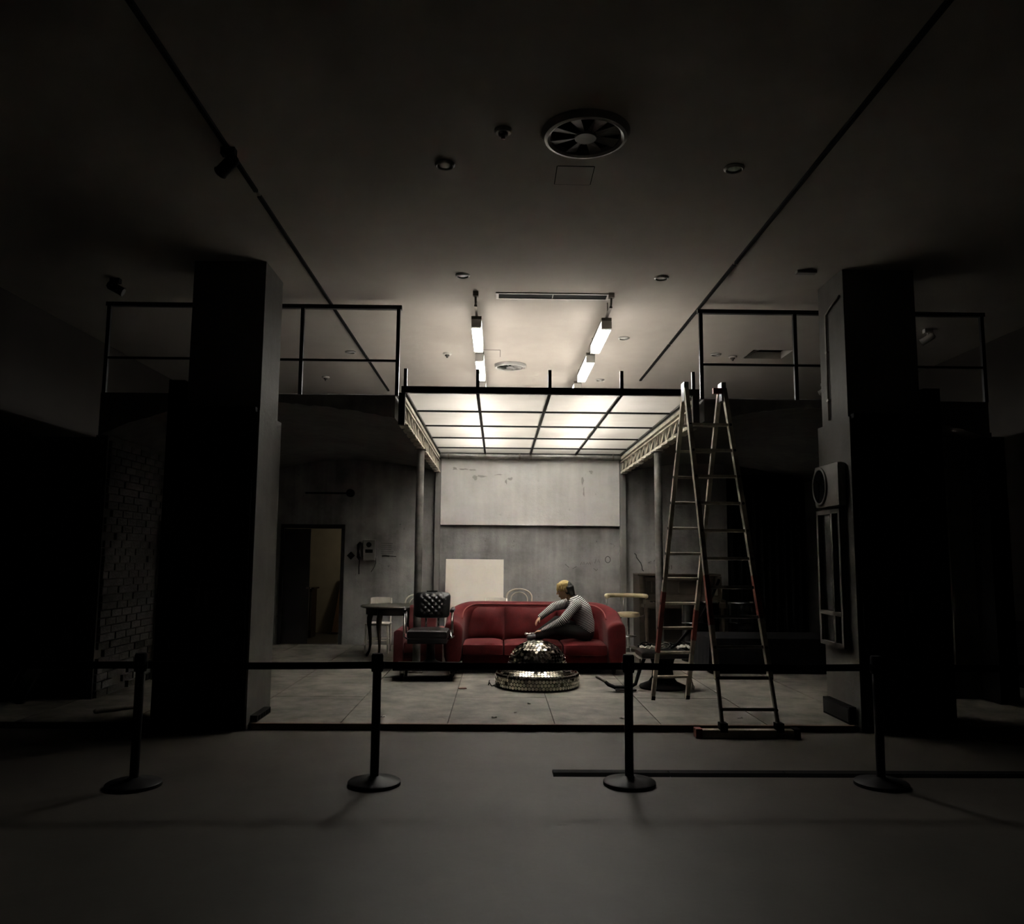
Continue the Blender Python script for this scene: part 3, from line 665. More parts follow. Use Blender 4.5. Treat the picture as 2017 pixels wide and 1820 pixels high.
def cushion(name, x0, x1, y0, y1, z0, z1, m, parent, puff=.03, r=.045, wr=0, seed=1):
    """rounded, slightly crowned cushion"""
    nx, ny = 14, 12; mb = MB(); rr = random.Random(seed); ph = [rr.uniform(0, 6) for _ in range(4)]
    def top(u, v): return z1 - puff + puff * (1 - abs(2 * u - 1) ** 3) * (1 - abs(2 * v - 1) ** 3) + wr * math.sin(9 * u + ph[0] + 3 * v) * math.sin(5 * v + ph[1])
    vs_ = []
    for s_ in (0, 1):
        for j in range(ny + 1):
            for i in range(nx + 1):
                u, v = i / nx, j / ny
                vs_.append((x0 + (x1 - x0) * u, y0 + (y1 - y0) * v, z0 if s_ == 0 else top(u, v)))
    W = nx + 1; N0 = W * (ny + 1); fs = []
    for j in range(ny):
        for i in range(nx):
            a = j * W + i; fs.append((a, a + W, a + W + 1, a + 1)); fs.append((N0 + a, N0 + a + 1, N0 + a + W + 1, N0 + a + W))
    for i in range(nx): fs.append((i, i + 1, N0 + i + 1, N0 + i)); a = ny * W + i; fs.append((a + 1, a, N0 + a, N0 + a + 1))
    for j in range(ny): a = j * W; fs.append((a + W, a, N0 + a, N0 + a + W)); a = j * W + nx; fs.append((a, a + W, N0 + a + W, N0 + a))
    mb.add(vs_, fs); return mb.build(name, m, parent, smooth='auto', bevel=r)
B('seat_base', RED, sofa, -.46, 1.46, 10.94, 11.62, .12, .31, .02)
for k, (x0, x1) in enumerate(((-.455, .083), (.090, .86), (.867, 1.455))): cushion('seat_cushion', x0, x1, 10.86, 11.58, .30, .475, RED, sofa, .035, .035, .003, k)
def backpad(x0, x1, seed):
    n, m_ = 16, 12; rr = random.Random(seed); ph = rr.uniform(0, 6); fr = []; bk = []
    for j in range(m_ + 1):
        for i in range(n + 1):
            u, v = i / n, j / m_; e = (1 - abs(2 * u - 1) ** 4) * (1 - abs(2 * v - 1) ** 4)
            z = .44 + .44 * v; y = 11.50 + .10 * v - .075 * e - .012 * math.sin(7 * u + ph + 4 * v) * e - .03 * math.exp(-((u - .95) / .08) ** 2) * (1 - v) + .014 * math.sin(22 * (u - v * .5) + ph) * e * (1 - v)
            fr.append((x0 + (x1 - x0) * u, y, z)); bk.append((x0 + (x1 - x0) * u, 11.615, z))
    W = n + 1; N0 = len(fr); fs = []
    for j in range(m_):
        for i in range(n): a = j * W + i; fs.append((a, a + 1, a + W + 1, a + W)); fs.append((N0 + a, N0 + a + W, N0 + a + W + 1, N0 + a + 1))
    for i in range(n): fs.append((i + 1, i, N0 + i, N0 + i + 1)); a = m_ * W + i; fs.append((a, a + 1, N0 + a + 1, N0 + a))
    for j in range(m_): a = j * W; fs.append((a, a + W, N0 + a + W, N0 + a)); a = j * W + n; fs.append((a + W, a, N0 + a, N0 + a + W))
    MB().add(fr + bk, fs).build('back_cushion', RED, sofa, smooth='auto')
backpad(-.44, .10, 1); backpad(.106, .84, 2); backpad(.846, 1.44, 3)
for x in (-.55, 1.55):
    for y in (11.0, 11.72): MB().lathe([(.022, 0), (.034, .07)], (x, y, SZ), 14).build('foot', DWOOD, sofa, smooth='auto')

# faded red armchair behind the barber chair
ac = thing('armchair', 'faded red armchair half hidden behind the black barber chair', 'armchair', (-1.06, 11.5, SZ))
cushion('seat', -1.26, -.87, 11.16, 11.70, .28, .46, PINK, ac, .03, .03)
for x0, x1 in ((-1.395, -1.265), (-.865, -.735)):
    mb = MB(); n = 10; pr = [(x0, SZ + .06), (x0, .55)] + [((x0 + x1) / 2 - (x1 - x0) / 2 * math.cos(PI * k / n), .55 + .045 * math.sin(PI * k / n)) for k in range(1, n)] + [(x1, .55), (x1, SZ + .06)]
    mb.prism(pr, 'y', 11.16, 11.86).build('armrest', PINK, ac, smooth='auto', bevel=.012)
B('base', PINK, ac, -1.262, -.868, 11.20, 11.84, SZ + .06, .275, .015)
MB().prism([(11.68, .30), (11.88, .30), (11.95, .84), (11.92, .88), (11.86, .89), (11.81, .86)], 'x', -1.26, -.87).build('backrest', PINK, ac, smooth='auto', bevel=.03)
for x in (-1.34, -.79):
    for y in (11.22, 11.80): MB().lathe([(.02, 0), (.028, .06)], (x, y, SZ), 12).build('foot', DWOOD, ac)

# ================================================================== BARBER CHAIR ON A DOLLY
bc = thing('barber_chair', 'black leather barber chair with diamond tufted back on a wheeled platform', 'barber chair', (-.86, 10.45, SZ))
B('platform', BLACKM, bc, -1.28, -.46, 10.22, 10.80, SZ + .13, SZ + .17, .006)
for x in (-1.17, -.57):
    for y in (10.30, 10.70):
        cs = MB().tube([(x - .018, y, SZ + .045), (x + .018, y, SZ + .045)], .045, 18).build('caster', MATTE, bc, smooth='auto')
        MB().box(x - .03, x - .022, y - .02, y + .02, SZ + .04, SZ + .13).box(x + .022, x + .03, y - .02, y + .02, SZ + .04, SZ + .13).box(x - .03, x + .03, y - .03, y + .03, SZ + .12, SZ + .13).build('fork', ALU2, cs)
MB().lathe([(0, 0), (.17, 0), (.17, .02), (.08, .05), (.055, .08), (.05, .36), (.075, .40), (0, .40)], (-.84, 10.5, SZ + .17), 28).build('pedestal', BLACKM, bc, smooth='auto')
# seat
cushion('seat', -1.13, -.62, 10.30, 10.82, .56, .68, LEATHER, bc, .025, .03)
B('seat_pan', BLACKM, bc, -1.12, -.63, 10.30, 10.80, .50, .565, .012)
# tufted back: a grid with diamond buttons
n, m_ = 44, 36; fr = []; bk = []
for j in range(m_ + 1):
    for i in range(n + 1):
        u, v = i / n, j / m_
        hw = .225 + .008 * v - (.03 * max(0, (v - .85) / .15) ** 2) - (.02 * max(0, (.12 - v) / .12) ** 2)
        x = -.85 + hw * (2 * u - 1); z = .79 + .33 * v - .012 * abs(2 * u - 1) ** 4 * (1 if v > .5 else -1)
        e = (1 - abs(2 * u - 1) ** 5) * (1 - abs(2 * v - 1) ** 5)
        au = (u - .5) * 10; av = (v - .5) * 8
        tuft = abs(math.sin((au + av) * PI / 2)) * abs(math.sin((au - av) * PI / 2)) if .2 < u < .8 else .55
        y = 10.70 + .09 * v - .06 * e - .022 * (tuft ** .5 if tuft > 0 else 0) * e
        fr.append((x, y, z)); bk.append((x * 1.0, 10.765 + .09 * v, z))
W = n + 1; N0 = len(fr); fs = []
for j in range(m_):
    for i in range(n): a = j * W + i; fs.append((a, a + 1, a + W + 1, a + W)); fs.append((N0 + a, N0 + a + W, N0 + a + W + 1, N0 + a + 1))
for i in range(n): fs.append((i + 1, i, N0 + i, N0 + i + 1)); a = m_ * W + i; fs.append((a, a + 1, N0 + a + 1, N0 + a))
for j in range(m_): a = j * W; fs.append((a, a + W, N0 + a + W, N0 + a)); a = j * W + n; fs.append((a + W, a, N0 + a, N0 + a + W))
bk_o = MB().add(fr + bk, fs).build('backrest', LEATHER, bc, smooth='auto')
B('headrest_clamp', BLACKM, bk_o, -.93, -.79, 10.80, 10.86, 1.10, 1.135)
for x in (-.93, -.77): MB().tube([(x, 10.77, .52), (x, 10.80, .70), (x, 10.80, .85)], .014, 10).build('back_support', CHROME, bc, smooth=True)
for s_, x in ((-1, -1.175), (1, -.575)):
    ar = MB().cap((x, 10.42, .90), .028, (x, 10.74, .905), .028).build('armrest', LEATHER, bc, smooth=True)
    MB().tube([(x - s_ * .05, 10.70, .575), (x, 10.68, .60), (x, 10.66, .88)], .011, 10).tube([(x - s_ * .05, 10.42, .55), (x, 10.42, .575), (x, 10.45, .88)], .011, 10).build('arm_post', CHROME, ar, smooth=True)
MB().tube([(-.585, 10.40, .66), (-.58, 10.34, .60), (-.56, 10.32, .575), (-.535, 10.31, .60)], .009, 8).build('lever', CHROME, bc, smooth=True)

# ================================================================== MIRROR DOME
dome = thing('mirror_dome', 'mirror-disc covered dome on a wide round rim in front of the sofa', 'mirror dome', (.483, 9.95, SZ))
DC = (.483, 9.95)
rim = [(0, 0), (.475, 0), (.497, .02), (.50, .05), (.50, .135), (.485, .165), (.385, .215), (.36, .215), (0, .215)]
core = MB().lathe(rim, (*DC, SZ), 64).build('rim_body', DOMEB, dome, smooth='auto')
col_o = MB().lathe([(.350, .2), (.350, .285), (0, .285)], (*DC, SZ), 56).build('collar', DOMEB, dome, smooth='auto')
HZ = SZ + .275; HR = .337; HH = .26
cap_o = MB().lathe([(HR * math.cos(t), HH * math.sin(t)) for t in [PI / 2 * k / 16 for k in range(17)]], (*DC, HZ), 56).build('dome_shell', DOMEB, dome, smooth='auto')
rr = random.Random(11)
def disc(mb, p, nrm, r, th=.004, seg=10):
    nrm = (Vector(nrm) + Vector((rr.gauss(0, .035), rr.gauss(0, .035), rr.gauss(0, .035)))).normalized(); u = nrm.orthogonal().normalized(); w = nrm.cross(u); p = Vector(p)
    a = [p + (u * math.cos(2 * PI * k / seg) + w * math.sin(2 * PI * k / seg)) * r for k in range(seg)]; b = [q + nrm * th for q in a]
    mb.add(a + b, [tuple(range(seg))[::-1], tuple(range(seg, 2 * seg))] + [(k, (k + 1) % seg, seg + (k + 1) % seg, seg + k) for k in range(seg)])
def ring(mb, rad, z, nr, nz, r, off=0.0, skip=.02):
    n = int(2 * PI * rad / (2 * r * 1.04))
    for k in range(n):
        if rr.random() < skip: continue
        a = 2 * PI * (k + off) / n; disc(mb, (DC[0] + rad * math.cos(a), DC[1] + rad * math.sin(a), z), (nr * math.cos(a), nr * math.sin(a), nz), r)
mb = MB(); t = .06; k = 0
while t < 1.52:
    rad = HR * math.cos(t); nr, nz = math.cos(t) * HH, math.sin(t) * HR
    ring(mb, rad, HZ + HH * math.sin(t), nr, nz, .0195, .5 * (k % 2)); t += .0365 / math.hypot(HR * math.sin(t), HH * math.cos(t)); k += 1
disc(mb, (*DC, HZ + HH), (0, 0, 1), .0195)
tag(mb.build('mirror_discs', MIRROR, dome), 'small round mirror discs covering the dome', None, None, 'stuff')
mb = MB(); ring(mb, .352, SZ + .245, 1, 0, .020)
tag(mb.build('collar_discs', MIRROR, dome), 'row of round mirror discs on the collar', None, None, 'stuff')
mb = MB()
for k, z in enumerate((.040, .078, .116)): ring(mb, .501, SZ + z, 1, 0, .0195, .5 * (k % 2))
ring(mb, .494, SZ + .150, .86, .5, .012, .3)
for k in range(3): u = (k + .5) / 3; ring(mb, .48 - .098 * u, SZ + .167 + .049 * u, .46, .89, .0175, .5 * (k % 2))
tag(mb.build('rim_discs', MIRROR, dome), 'rows of round mirror discs on the rim', None, None, 'stuff')
MB().tube([(-.02, 9.83, SZ + .03), (-.06, 9.80, SZ + .02), (-.085, 9.86, SZ + .05), (-.10, 9.95, SZ + .012), (-.09, 10.3, SZ + .01)], .006, 6).build('mains_cable', MATTE, dome, smooth=True)

# ================================================================== TABLE AND CHAIRS
TBX, TBY = -1.56, 12.47
tb = thing('round_table', 'dark round table with curved cabriole legs beside the armchair', 'table', (TBX, TBY, SZ))
MB().lathe([(0, .755), (.47, .755), (.50, .765), (.505, .78), (.495, .79), (0, .792)], (TBX, TBY, SZ), 48).build('tabletop', mat('table_top', (.055, .05, .038), .35, var=.3, scale=5), tb, smooth='auto')
MB().lathe([(.40, .66), (.42, .66), (.42, .755), (.40, .755), (.40, .66)], (TBX, TBY, SZ), 40).build('apron', DWOOD, tb, smooth='auto')
for k in range(4):
    a = R(22) + PI / 4 + k * PI / 2; d = Vector((math.cos(a), math.sin(a), 0))
    pts = [Vector((TBX, TBY, SZ)) + d * r_ + Vector((0, 0, z)) for r_, z in ((.395, .75), (.40, .66), (.425, .58), (.43, .50), (.415, .40), (.40, .28), (.40, .18), (.42, .09), (.455, .03), (.465, .012))]
    MB().tube(pts, [.04, .045, .042, .036, .028, .022, .019, .018, .024, .016], 12).build('leg', DWOOD, tb, smooth=True)

def bentwood(name, label, loc, rz, m, hoop_h=1.01, width=.40, slat=False, group=None):
    t = thing(name, label, 'chair', loc, rz, group)
    K = dict(local=True)
    MB().lathe([(0, .43), (.19, .43), (.205, .44), (.205, .455), (.19, .465), (0, .46)], (0, 0, 0), 32).build('seat', m, t, smooth='auto', **K)
    for sx in (-1, 1):
        MB().tube([(sx * .14, -.14, .435), (sx * .165, -.175, .2), (sx * .18, -.20, 0)], [.018, .015, .012], 10).build('leg', m, t, smooth=True, **K)
        MB().tube([(sx * .13, .14, .435), (sx * .15, .19, .2), (sx * .165, .24, 0)], [.018, .015, .012], 10).build('leg', m, t, smooth=True, **K)
    w = width / 2; top = hoop_h; hoop = [(-w * .85, .15, .44), (-w * .95, .17, .62)]
    for k in range(13):
        a = PI - PI * k / 12; hoop.append((w * math.cos(a), .20 + .03 * math.sin(a), top - .13 + .13 * math.sin(a)))
    hoop += [(w * .95, .17, .62), (w * .85, .15, .44)]
    MB().tube(hoop, .0135, 10).build('back_hoop', m, t, smooth=True, **K)
    inner = [(-w * .55, .16, .45), (-w * .62, .175, .62)]
    for k in range(11):
        a = PI - PI * k / 10; inner.append((w * .66 * math.cos(a), .195 + .03 * math.sin(a), top - .17 + .12 * math.sin(a)))
    inner += [(w * .62, .175, .62), (w * .55, .16, .45)]
    MB().tube(inner, .009, 8).build('inner_hoop', m, t, smooth=True, **K)
    MB().tube([(.16 * math.cos(a * PI / 12), .16 * math.sin(a * PI / 12), .22) for a in range(24)], .009, 8, closed=True).build('stretcher_ring', m, t, smooth=True, **K)
    return t
bentwood('bentwood_chair', 'pale bentwood chair with a double hoop back behind the sofa', (.348, 13.1, SZ), 0, BENT, 1.01, .41)
bentwood('bentwood_chair', 'pale bentwood chair behind the round table, partly hidden by the steel post', (-1.30, 13.40, SZ), .1, CHAIRW, .90, .40)
def slatchair(label, loc, rz, m, top, solid):
    t = thing('kitchen_chair', label, 'chair', loc, rz); K = dict(local=True)
    MB().box(-.19, .19, -.19, .19, .44, .465).build('seat', m, t, bevel=.01, **K)
    for sx in (-1, 1):
        MB().bar((sx * .165, -.165, .44), (sx * .18, -.185, 0), .028, .028).build('leg', m, t, **K)
        MB().tube([(sx * .17, .20, 0), (sx * .165, .175, .44), (sx * .165, .21, top)], .015, 8).build('leg', m, t, smooth=True, **K)
    n = 10; f1 = []; h = .16 if solid else .05
    vs_ = []
    for k in range(n + 1):
        u = 2 * k / n - 1; y = .21 + .035 * (1 - u * u); zt = top + .012 * (1 - u ** 4)
        vs_ += [(u * .18, y, zt - h), (u * .18, y + .018, zt - h), (u * .18, y + .018, zt), (u * .18, y, zt)]
    fs = [(k * 4 + a, k * 4 + (a + 1) % 4, k * 4 + 4 + (a + 1) % 4, k * 4 + 4 + a) for k in range(n) for a in range(4)] + [(3, 2, 1, 0), (4 * n, 4 * n + 1, 4 * n + 2, 4 * n + 3)]
    MB().add(vs_, fs).build('top_rail', m, t, bevel=.004, **K)
    if not solid:
        for u in (-.11, -.04, .04, .11): MB().bar((u, .185, .46), (u, .235, top - .03), .022, .01).build('back_slat', m, t, **K)
    for y in (-.18, .19): MB().bar((-.175, y, .2), (.175, y, .2), .018, .018).build('stretcher', m, t, **K)
    return t
slatchair('white chair with a solid curved top rail behind the round table', (-1.90, 13.25, SZ), 0, CHAIRW, .845, True)
slatchair('white slatted chair whose rail just shows above the sofa back', (-.025, 12.75, SZ), 0, CHAIRW, .875, False)

# canvas leaning on the wall
cv = thing('blank_canvas', 'large blank cream canvas leaning against the back wall', 'canvas', (-.40, 14.05, SZ))
def slab_lean(x0, x1, z0, z1, th, off=0):
    y0, y1 = 14.00, 14.18
    f = lambda z: y0 + (y1 - y0) * (z - SZ) / (1.53 - SZ) + off
    return MB().add([(x0, f(z0), z0), (x1, f(z0), z0), (x1, f(z0) + th, z0), (x0, f(z0) + th, z0), (x0, f(z1), z1), (x1, f(z1), z1), (x1, f(z1) + th, z1), (x0, f(z1) + th, z1)],
                    [(0, 3, 2, 1), (4, 5, 6, 7), (0, 1, 5, 4), (1, 2, 6, 5), (2, 3, 7, 6), (3, 0, 4, 7)])
slab_lean(-.90, .10, SZ, 1.535, .004).build('cloth', CANV, cv)
for x in (-.88, .04): slab_lean(x, x + .05, SZ, 1.53, .02, .006).build('stretcher_bar', WOOD, cv)
for z in (SZ, 1.48): slab_lean(-.83, .04, z, z + .05, .02, .006).build('stretcher_bar', WOOD, cv)

# bar stool with a padded ring back
bs = thing('bar_stool', 'cream vinyl bar stool with padded half-ring back and chrome pole', 'bar stool', (2.16, 13.6, SZ))
MB().lathe([(0, .555), (.16, .555), (.185, .565), (.195, .59), (.185, .625), (.15, .635), (0, .638)], (2.16, 13.6, SZ), 36).build('seat', CREAM, bs, smooth='auto')
arc = [(2.115 + .325 * math.cos(a), 13.50 + .30 * math.sin(a), .955) for a in [PI * (-.10 + 1.20 * k / 24) for k in range(25)]]
MB().tube([arc[0]] + arc + [arc[-1]], [.012] + [.036] * 25 + [.012], 14).build('back_ring', CREAM, bs, smooth=True)
for k in (2, 12, 22):
    p = arc[k]; MB().tube([(p[0], p[1], .93), (p[0], p[1], .70), (p[0] + (2.16 - p[0]) * .15, p[1] + (13.6 - p[1]) * .15, .635), (2.16 + (p[0] - 2.16) * .3, 13.6 + (p[1] - 13.6) * .3, .60)], .010, 10).build('back_support', CHROME, bs, smooth=True)
MB().tube([(2.16, 13.6, SZ + .03), (2.16, 13.6, .62)], .024, 16).build('pole', CHROME, bs, smooth='auto')
MB().lathe([(0, 0), (.21, 0), (.21, .01), (.12, .025), (.04, .05), (0, .05)], (2.16, 13.6, SZ), 36).build('base', CHROME, bs, smooth='auto')
MB().tube([(2.16 + .13 * math.cos(a * PI / 10), 13.6 + .13 * math.sin(a * PI / 10), .30) for a in range(20)], .009, 8, closed=True).tube([(2.03, 13.6, .30), (2.29, 13.6, .30)], .008, 8).build('foot_ring', CHROME, bs, smooth=True)

# upright piano
pn = thing('upright_piano', 'old dark upright piano against the back wall behind the ladder', 'piano', (3.08, 13.95, SZ))
B('case', PIANOW, pn, 2.40, 3.76, 13.92, 14.33, SZ + .06, 1.28); B('lid', PIANOW, pn, 2.37, 3.79, 13.86, 14.34, 1.28, 1.315, .008)
for x in (2.40, 3.72): B('side_panel', PIANOW, pn, x - .03, x + .04, 13.72, 14.33, SZ + .02, 1.275)
B('upper_frame', PIANOW, pn, 2.50, 3.66, 13.88, 13.92, 1.20, 1.25); B('upper_panel', mat('piano_panel', (.045, .035, .028), .4, var=.3), pn, 2.52, 3.64, 13.905, 13.92, .98, 1.19)
for x in (2.62, 3.08, 3.50): B('panel_moulding', PIANOW, pn, x - .012, x + .012, 13.885, 13.905, 1.0, 1.18)
B('keybed', PIANOW, pn, 2.40, 3.76, 13.42, 13.92, .77, .83); B('key_slip', PIANOW, pn, 2.42, 3.74, 13.40, 13.42, .77, .86)
for x in (2.42, 3.66): B('key_block', PIANOW, pn, x, x + .08, 13.42, 13.72, .83, .90)
mb = MB()
for k in range(50): mb.box(2.505 + k * .023, 2.526 + k * .023, 13.43, 13.58, .832, .855)
tag(mb.build('white_keys', mat('ivory', (.45, .43, .37), .4), pn), 'row of ivory keys', None, None, 'stuff')
mb = MB()
for k in range(50):
    if k % 7 in (0, 1, 3, 4, 5): mb.box(2.522 + k * .023, 2.534 + k * .023, 13.49, 13.58, .855, .866)
tag(mb.build('black_keys', MATTE, pn), 'row of black keys', None, None, 'stuff')
B('fallboard', PIANOW, pn, 2.5, 3.66, 13.60, 13.63, .85, .97)
for x in (2.45, 3.71):
    MB().lathe([(.02, 0), (.035, .02), (.035, .06), (.022, .09), (.028, .25), (.036, .42), (.024, .5), (.04, .56), (.04, .66), (0, .66)], (x, 13.48, SZ + .06), 18).build('leg', PIANOW, pn, smooth='auto')
    B('toe_block', PIANOW, pn, x - .04, x + .04, 13.42, 13.9, SZ, SZ + .06)
B('lower_panel', mat('piano_panel', (.045, .035, .028), .4, var=.3), pn, 2.52, 3.64, 13.905, 13.92, .22, .72)

# oil drums
DRUM = mat('drum_steel', (.006, .007, .007), .18, .0, var=.4, scale=5)
dp = [(0, 0), (.275, 0), (.287, .01), (.283, .02), (.28, .03), (.28, .28), (.29, .29), (.28, .30), (.28, .56), (.29, .57), (.28, .58), (.28, .84), (.285, .86), (.28, .87), (.27, .855), (0, .85)]
t = thing('oil_drum', 'shiny dark steel drum standing behind the ladder in front of the piano', 'drum', (3.06, 12.4, SZ), group='steel drums')
MB().lathe(dp, (0, 0, 0), 40).build('shell', DRUM, t, smooth='auto', local=True); MB().lathe([(.03, .85), (.03, .87), (0, .87)], (.16, 0, 0), 16).build('bung', ALU2, t, local=True)
dup(t, (3.80, 12.5, SZ), .8, 'dark steel drum in the shadow farther right of the ladder', 'steel drums')
# black curtain added to keep the right end of the back wall dark
t = thing('darkening_curtain', 'tall black curtain added to darken the back wall of the right bay', 'curtain', (4.7, BY - .12, SZ))
n = 70; fr = []
for zz in (SZ + .02, 1.6, 3.02):
    for k in range(n + 1): fr.append((4.02 + 1.38 * k / n, BY - .12 + .035 * math.sin(k * .95) + .012 * math.sin(k * 2.3 + zz), zz))
bk = [(p[0], p[1] + .004, p[2]) for p in fr]; W = n + 1; N0 = len(fr)
fs = [(j * W + k, j * W + k + 1, (j + 1) * W + k + 1, (j + 1) * W + k) for j in range(2) for k in range(n)]; fs += [tuple(N0 + q for q in f[::-1]) for f in fs]
fs += [(k, N0 + k, N0 + k + 1, k + 1) for k in range(n)] + [(2 * W + k, 2 * W + k + 1, N0 + 2 * W + k + 1, N0 + 2 * W + k) for k in range(n)]
MB().add(fr + bk, fs).build('cloth', BELT, t, smooth=True)
MB().tube([(3.98, BY - .12, 3.03), (5.44, BY - .12, 3.03)], .014, 10).build('curtain_rod', MATTE, t)
# draped box in the dark
t = thing('draped_crate', 'long low black draped crate in the dark right bay', 'crate', (3.91, 11.52, SZ))
B('crate', MATTE, t, 2.87, 4.95, 11.05, 12.0, SZ, .50)
mb = MB(); n = 60; ringp = []
per = []
for k in range(n):
    u = k / n * 4
    x, y = ((2.85 + 2.12 * (u % 1), 11.03), (4.97, 11.03 + .99 * (u % 1)), (4.97 - 2.12 * (u % 1), 12.02), (2.85, 12.02 - .99 * (u % 1)))[int(u)]
    per.append((x, y))
cxy = (3.91, 11.525); vs_ = []
for f_, z in ((1.0, .52), (1.012, .49), (1.02, .3), (1.03, .10)):
    for k, (x, y) in enumerate(per):
        w = 1 + (.010 * math.sin(k * 2.1)) * (.52 - z) * 2; vs_.append((cxy[0] + (x - cxy[0]) * f_ * w, cxy[1] + (y - cxy[1]) * f_ * w, z))
fs = [(j * n + k, j * n + (k + 1) % n, (j + 1) * n + (k + 1) % n, (j + 1) * n + k) for j in range(3) for k in range(n)] + [tuple(range(n))]
mb.add(vs_, fs).build('drape', BELT, t, smooth='auto')

# ================================================================== SECOND BARBER CHAIR WITH CABLES
b2 = thing('backless_barber_chair', 'backless black barber chair with a bent footrest behind the ladder feet', 'barber chair', (1.97, 9.85, SZ))
MB().lathe([(0, 0), (.27, 0), (.28, .02), (.27, .035), (.17, .075), (.13, .13), (.115, .24), (.14, .33), (.16, .36), (0, .36)], (1.97, 9.85, SZ), 36).build('pedestal', MATTE, b2, smooth='auto')
cushion('seat', 1.68, 2.27, 9.60, 10.10, .42, .51, LEATHER, b2, .02, .03)
MB().tube([(1.72, 9.66, .42), (1.66, 9.62, .30), (1.60, 9.58, .14), (1.52, 9.56, .105), (1.36, 9.56, .105), (1.29, 9.60, .13), (1.24, 9.62, .175), (1.18, 9.64, .205)], [.022] * 6 + [.016, .016], 10).build('footrest', MATTE, b2, smooth=True)
MB().cap((1.165, 9.645, .212), .02, (1.25, 9.615, .17), .02).build('rubber_grip', mat('grip_grey', (.17, .16, .145), .7), b2, smooth=True)
B('footplate', BLACKM, b2, 1.36, 1.60, 9.50, 9.62, .075, .092, .004)
B('side_plate', ALU2, b2, 1.655, 1.675, 9.62, 9.95, .26, .42)
mb = MB()
for k in range(9):
    c = Vector((2.26 + .02 * math.sin(k), 9.62, .38 - k * .035)); a = k % 2
    mb.tube([c + Vector((.012 * math.cos(q) * (1 - a), .012 * math.cos(q) * a, .024 * math.sin(q))) for q in [2 * PI * j / 8 for j in range(8)]], .004, 5, closed=True)
mb.build('chain', ALU2, b2)
# cables on the seat
CAB = [('coil of black cable heaped on the backless barber chair seat', MATTE, 1.79, 9.88, .085, 2.6, .009), ('tangle of grey wire on the backless barber chair seat', ALU2, 1.965, 9.80, .07, 3.3, .005), ('loose loop of dark cable hanging over the ladder side of the seat', MATTE, 2.14, 9.97, .08, 2.2, .007)]
for k, (l, m, x, y, r_, turns, tr_) in enumerate(CAB):
    q = random.Random(k); pts = []
    n = int(turns * 14)
    for i in range(n):
        a = 2 * PI * i / 14; rad = r_ * (1 + .25 * math.sin(a * .37 + k)); pts.append((x + rad * math.cos(a), y + rad * .8 * math.sin(a), .524 + .05 * i / n + .012 * math.sin(a * 2.3)))
    mb = MB().tube(pts, tr_, 6); o = mb.build('cable_coil', m, None, smooth=True); tag(o, l, 'cable', 'cables on the backless barber chair')
def crumple(name, x, y, z, w, d, m, label, cat, seed, amp=.03, group=None):
    q = random.Random(seed); n = 9; ht = [[q.uniform(0, amp) + (.6 * amp if (i + j) % 3 == 0 else 0) for i in range(n)] for j in range(n)]
    vs_ = [(x + w * (i / (n - 1) - .5) + q.uniform(-.01, .01) * w, y + d * (j / (n - 1) - .5) + q.uniform(-.01, .01) * d, z + ht[j][i]) for j in range(n) for i in range(n)]
    N0 = len(vs_); vs_ += [(p[0], p[1], p[2] - .002) for p in vs_]
    fs = []
    for j in range(n - 1):
        for i in range(n - 1): a = j * n + i; fs.append((a, a + 1, a + n + 1, a + n)); fs.append((N0 + a, N0 + a + n, N0 + a + n + 1, N0 + a + 1))
    for i in range(n - 1):
        fs.append((i, i + n * 0 + 1, N0 + i + 1, N0 + i)); a = (n - 1) * n + i; fs.append((a + 1, a, N0 + a, N0 + a + 1))
        a = i * n; fs.append((a + n, a, N0 + a, N0 + a + n)); a = i * n + n - 1; fs.append((a, a + n, N0 + a + n, N0 + a))
    o = MB().add(vs_, fs).build(name, m); return tag(o, label, cat, group)
crumple('crumpled_sheet', 1.76, 9.69, .523, .17, .11, PAPER, 'crumpled grey sheet on the barber chair seat nearest the sofa', 'paper', 1, .03, 'crumpled sheets on the seat')
crumple('crumpled_sheet', 2.17, 9.76, .523, .20, .16, PAPER, 'crumpled pale sheet lying beside the cables behind the ladder', 'paper', 2, .03, 'crumpled sheets on the seat')
t = MB().tube([(2.36, 8.72, 1.36), (2.33, 8.95, 1.15), (2.28, 9.2, .93), (2.16, 9.45, .72), (2.08, 9.60, .58), (2.03, 9.64, .545)], .016, 8).build('hanging_cable', BELT, None, smooth=True); tag(t, 'thick black cable hanging from the ladder down to the seat', 'cable')

# ================================================================== LADDER
ld = thing('step_ladder', 'tall aluminium folding ladder with red painted rails and wide foot bar', 'ladder', (2.1, 8.3, 0))
A1b, A1t = Vector((1.70, 9.06, SZ)), Vector((1.925, 8.30, 3.33))
A2b, A2t = Vector((2.09, 9.12, SZ)), Vector((2.30, 8.32, 3.33))
B1b, B1t = Vector((2.03, 7.47, .05)), Vector((1.925, 8.22, 3.33))
B2b, B2t = Vector((2.535, 7.47, .05)), Vector((2.325, 8.24, 3.33))
def rail(p, q, w, h, m, name='rail', par=ld): 
    return MB().bar(p, q, w, h, up=(0, 1, 0)).build(name, m, par, bevel=.004)
def lerp(a, b, t): return a + (b - a) * t
for p, q in ((A1b, A1t), (A2b, A2t)):
    r_ = rail(p, q, .042, .062, ALU); 
    d = (q - p).normalized(); MB().bar(p - d * .002 + Vector((0, 0, -.0)), p + d * .05, .040, .076, up=(0, 1, 0)).build('rubber_foot', MATTE, r_)
for p, q in ((B1b, B1t), (B2b, B2t)):
    rail(lerp(p, q, .135), q, .044, .064, ALU)
    rail(p, lerp(p, q, .6), .026, .050, ALU2, 'extension_rail')
nA = 11
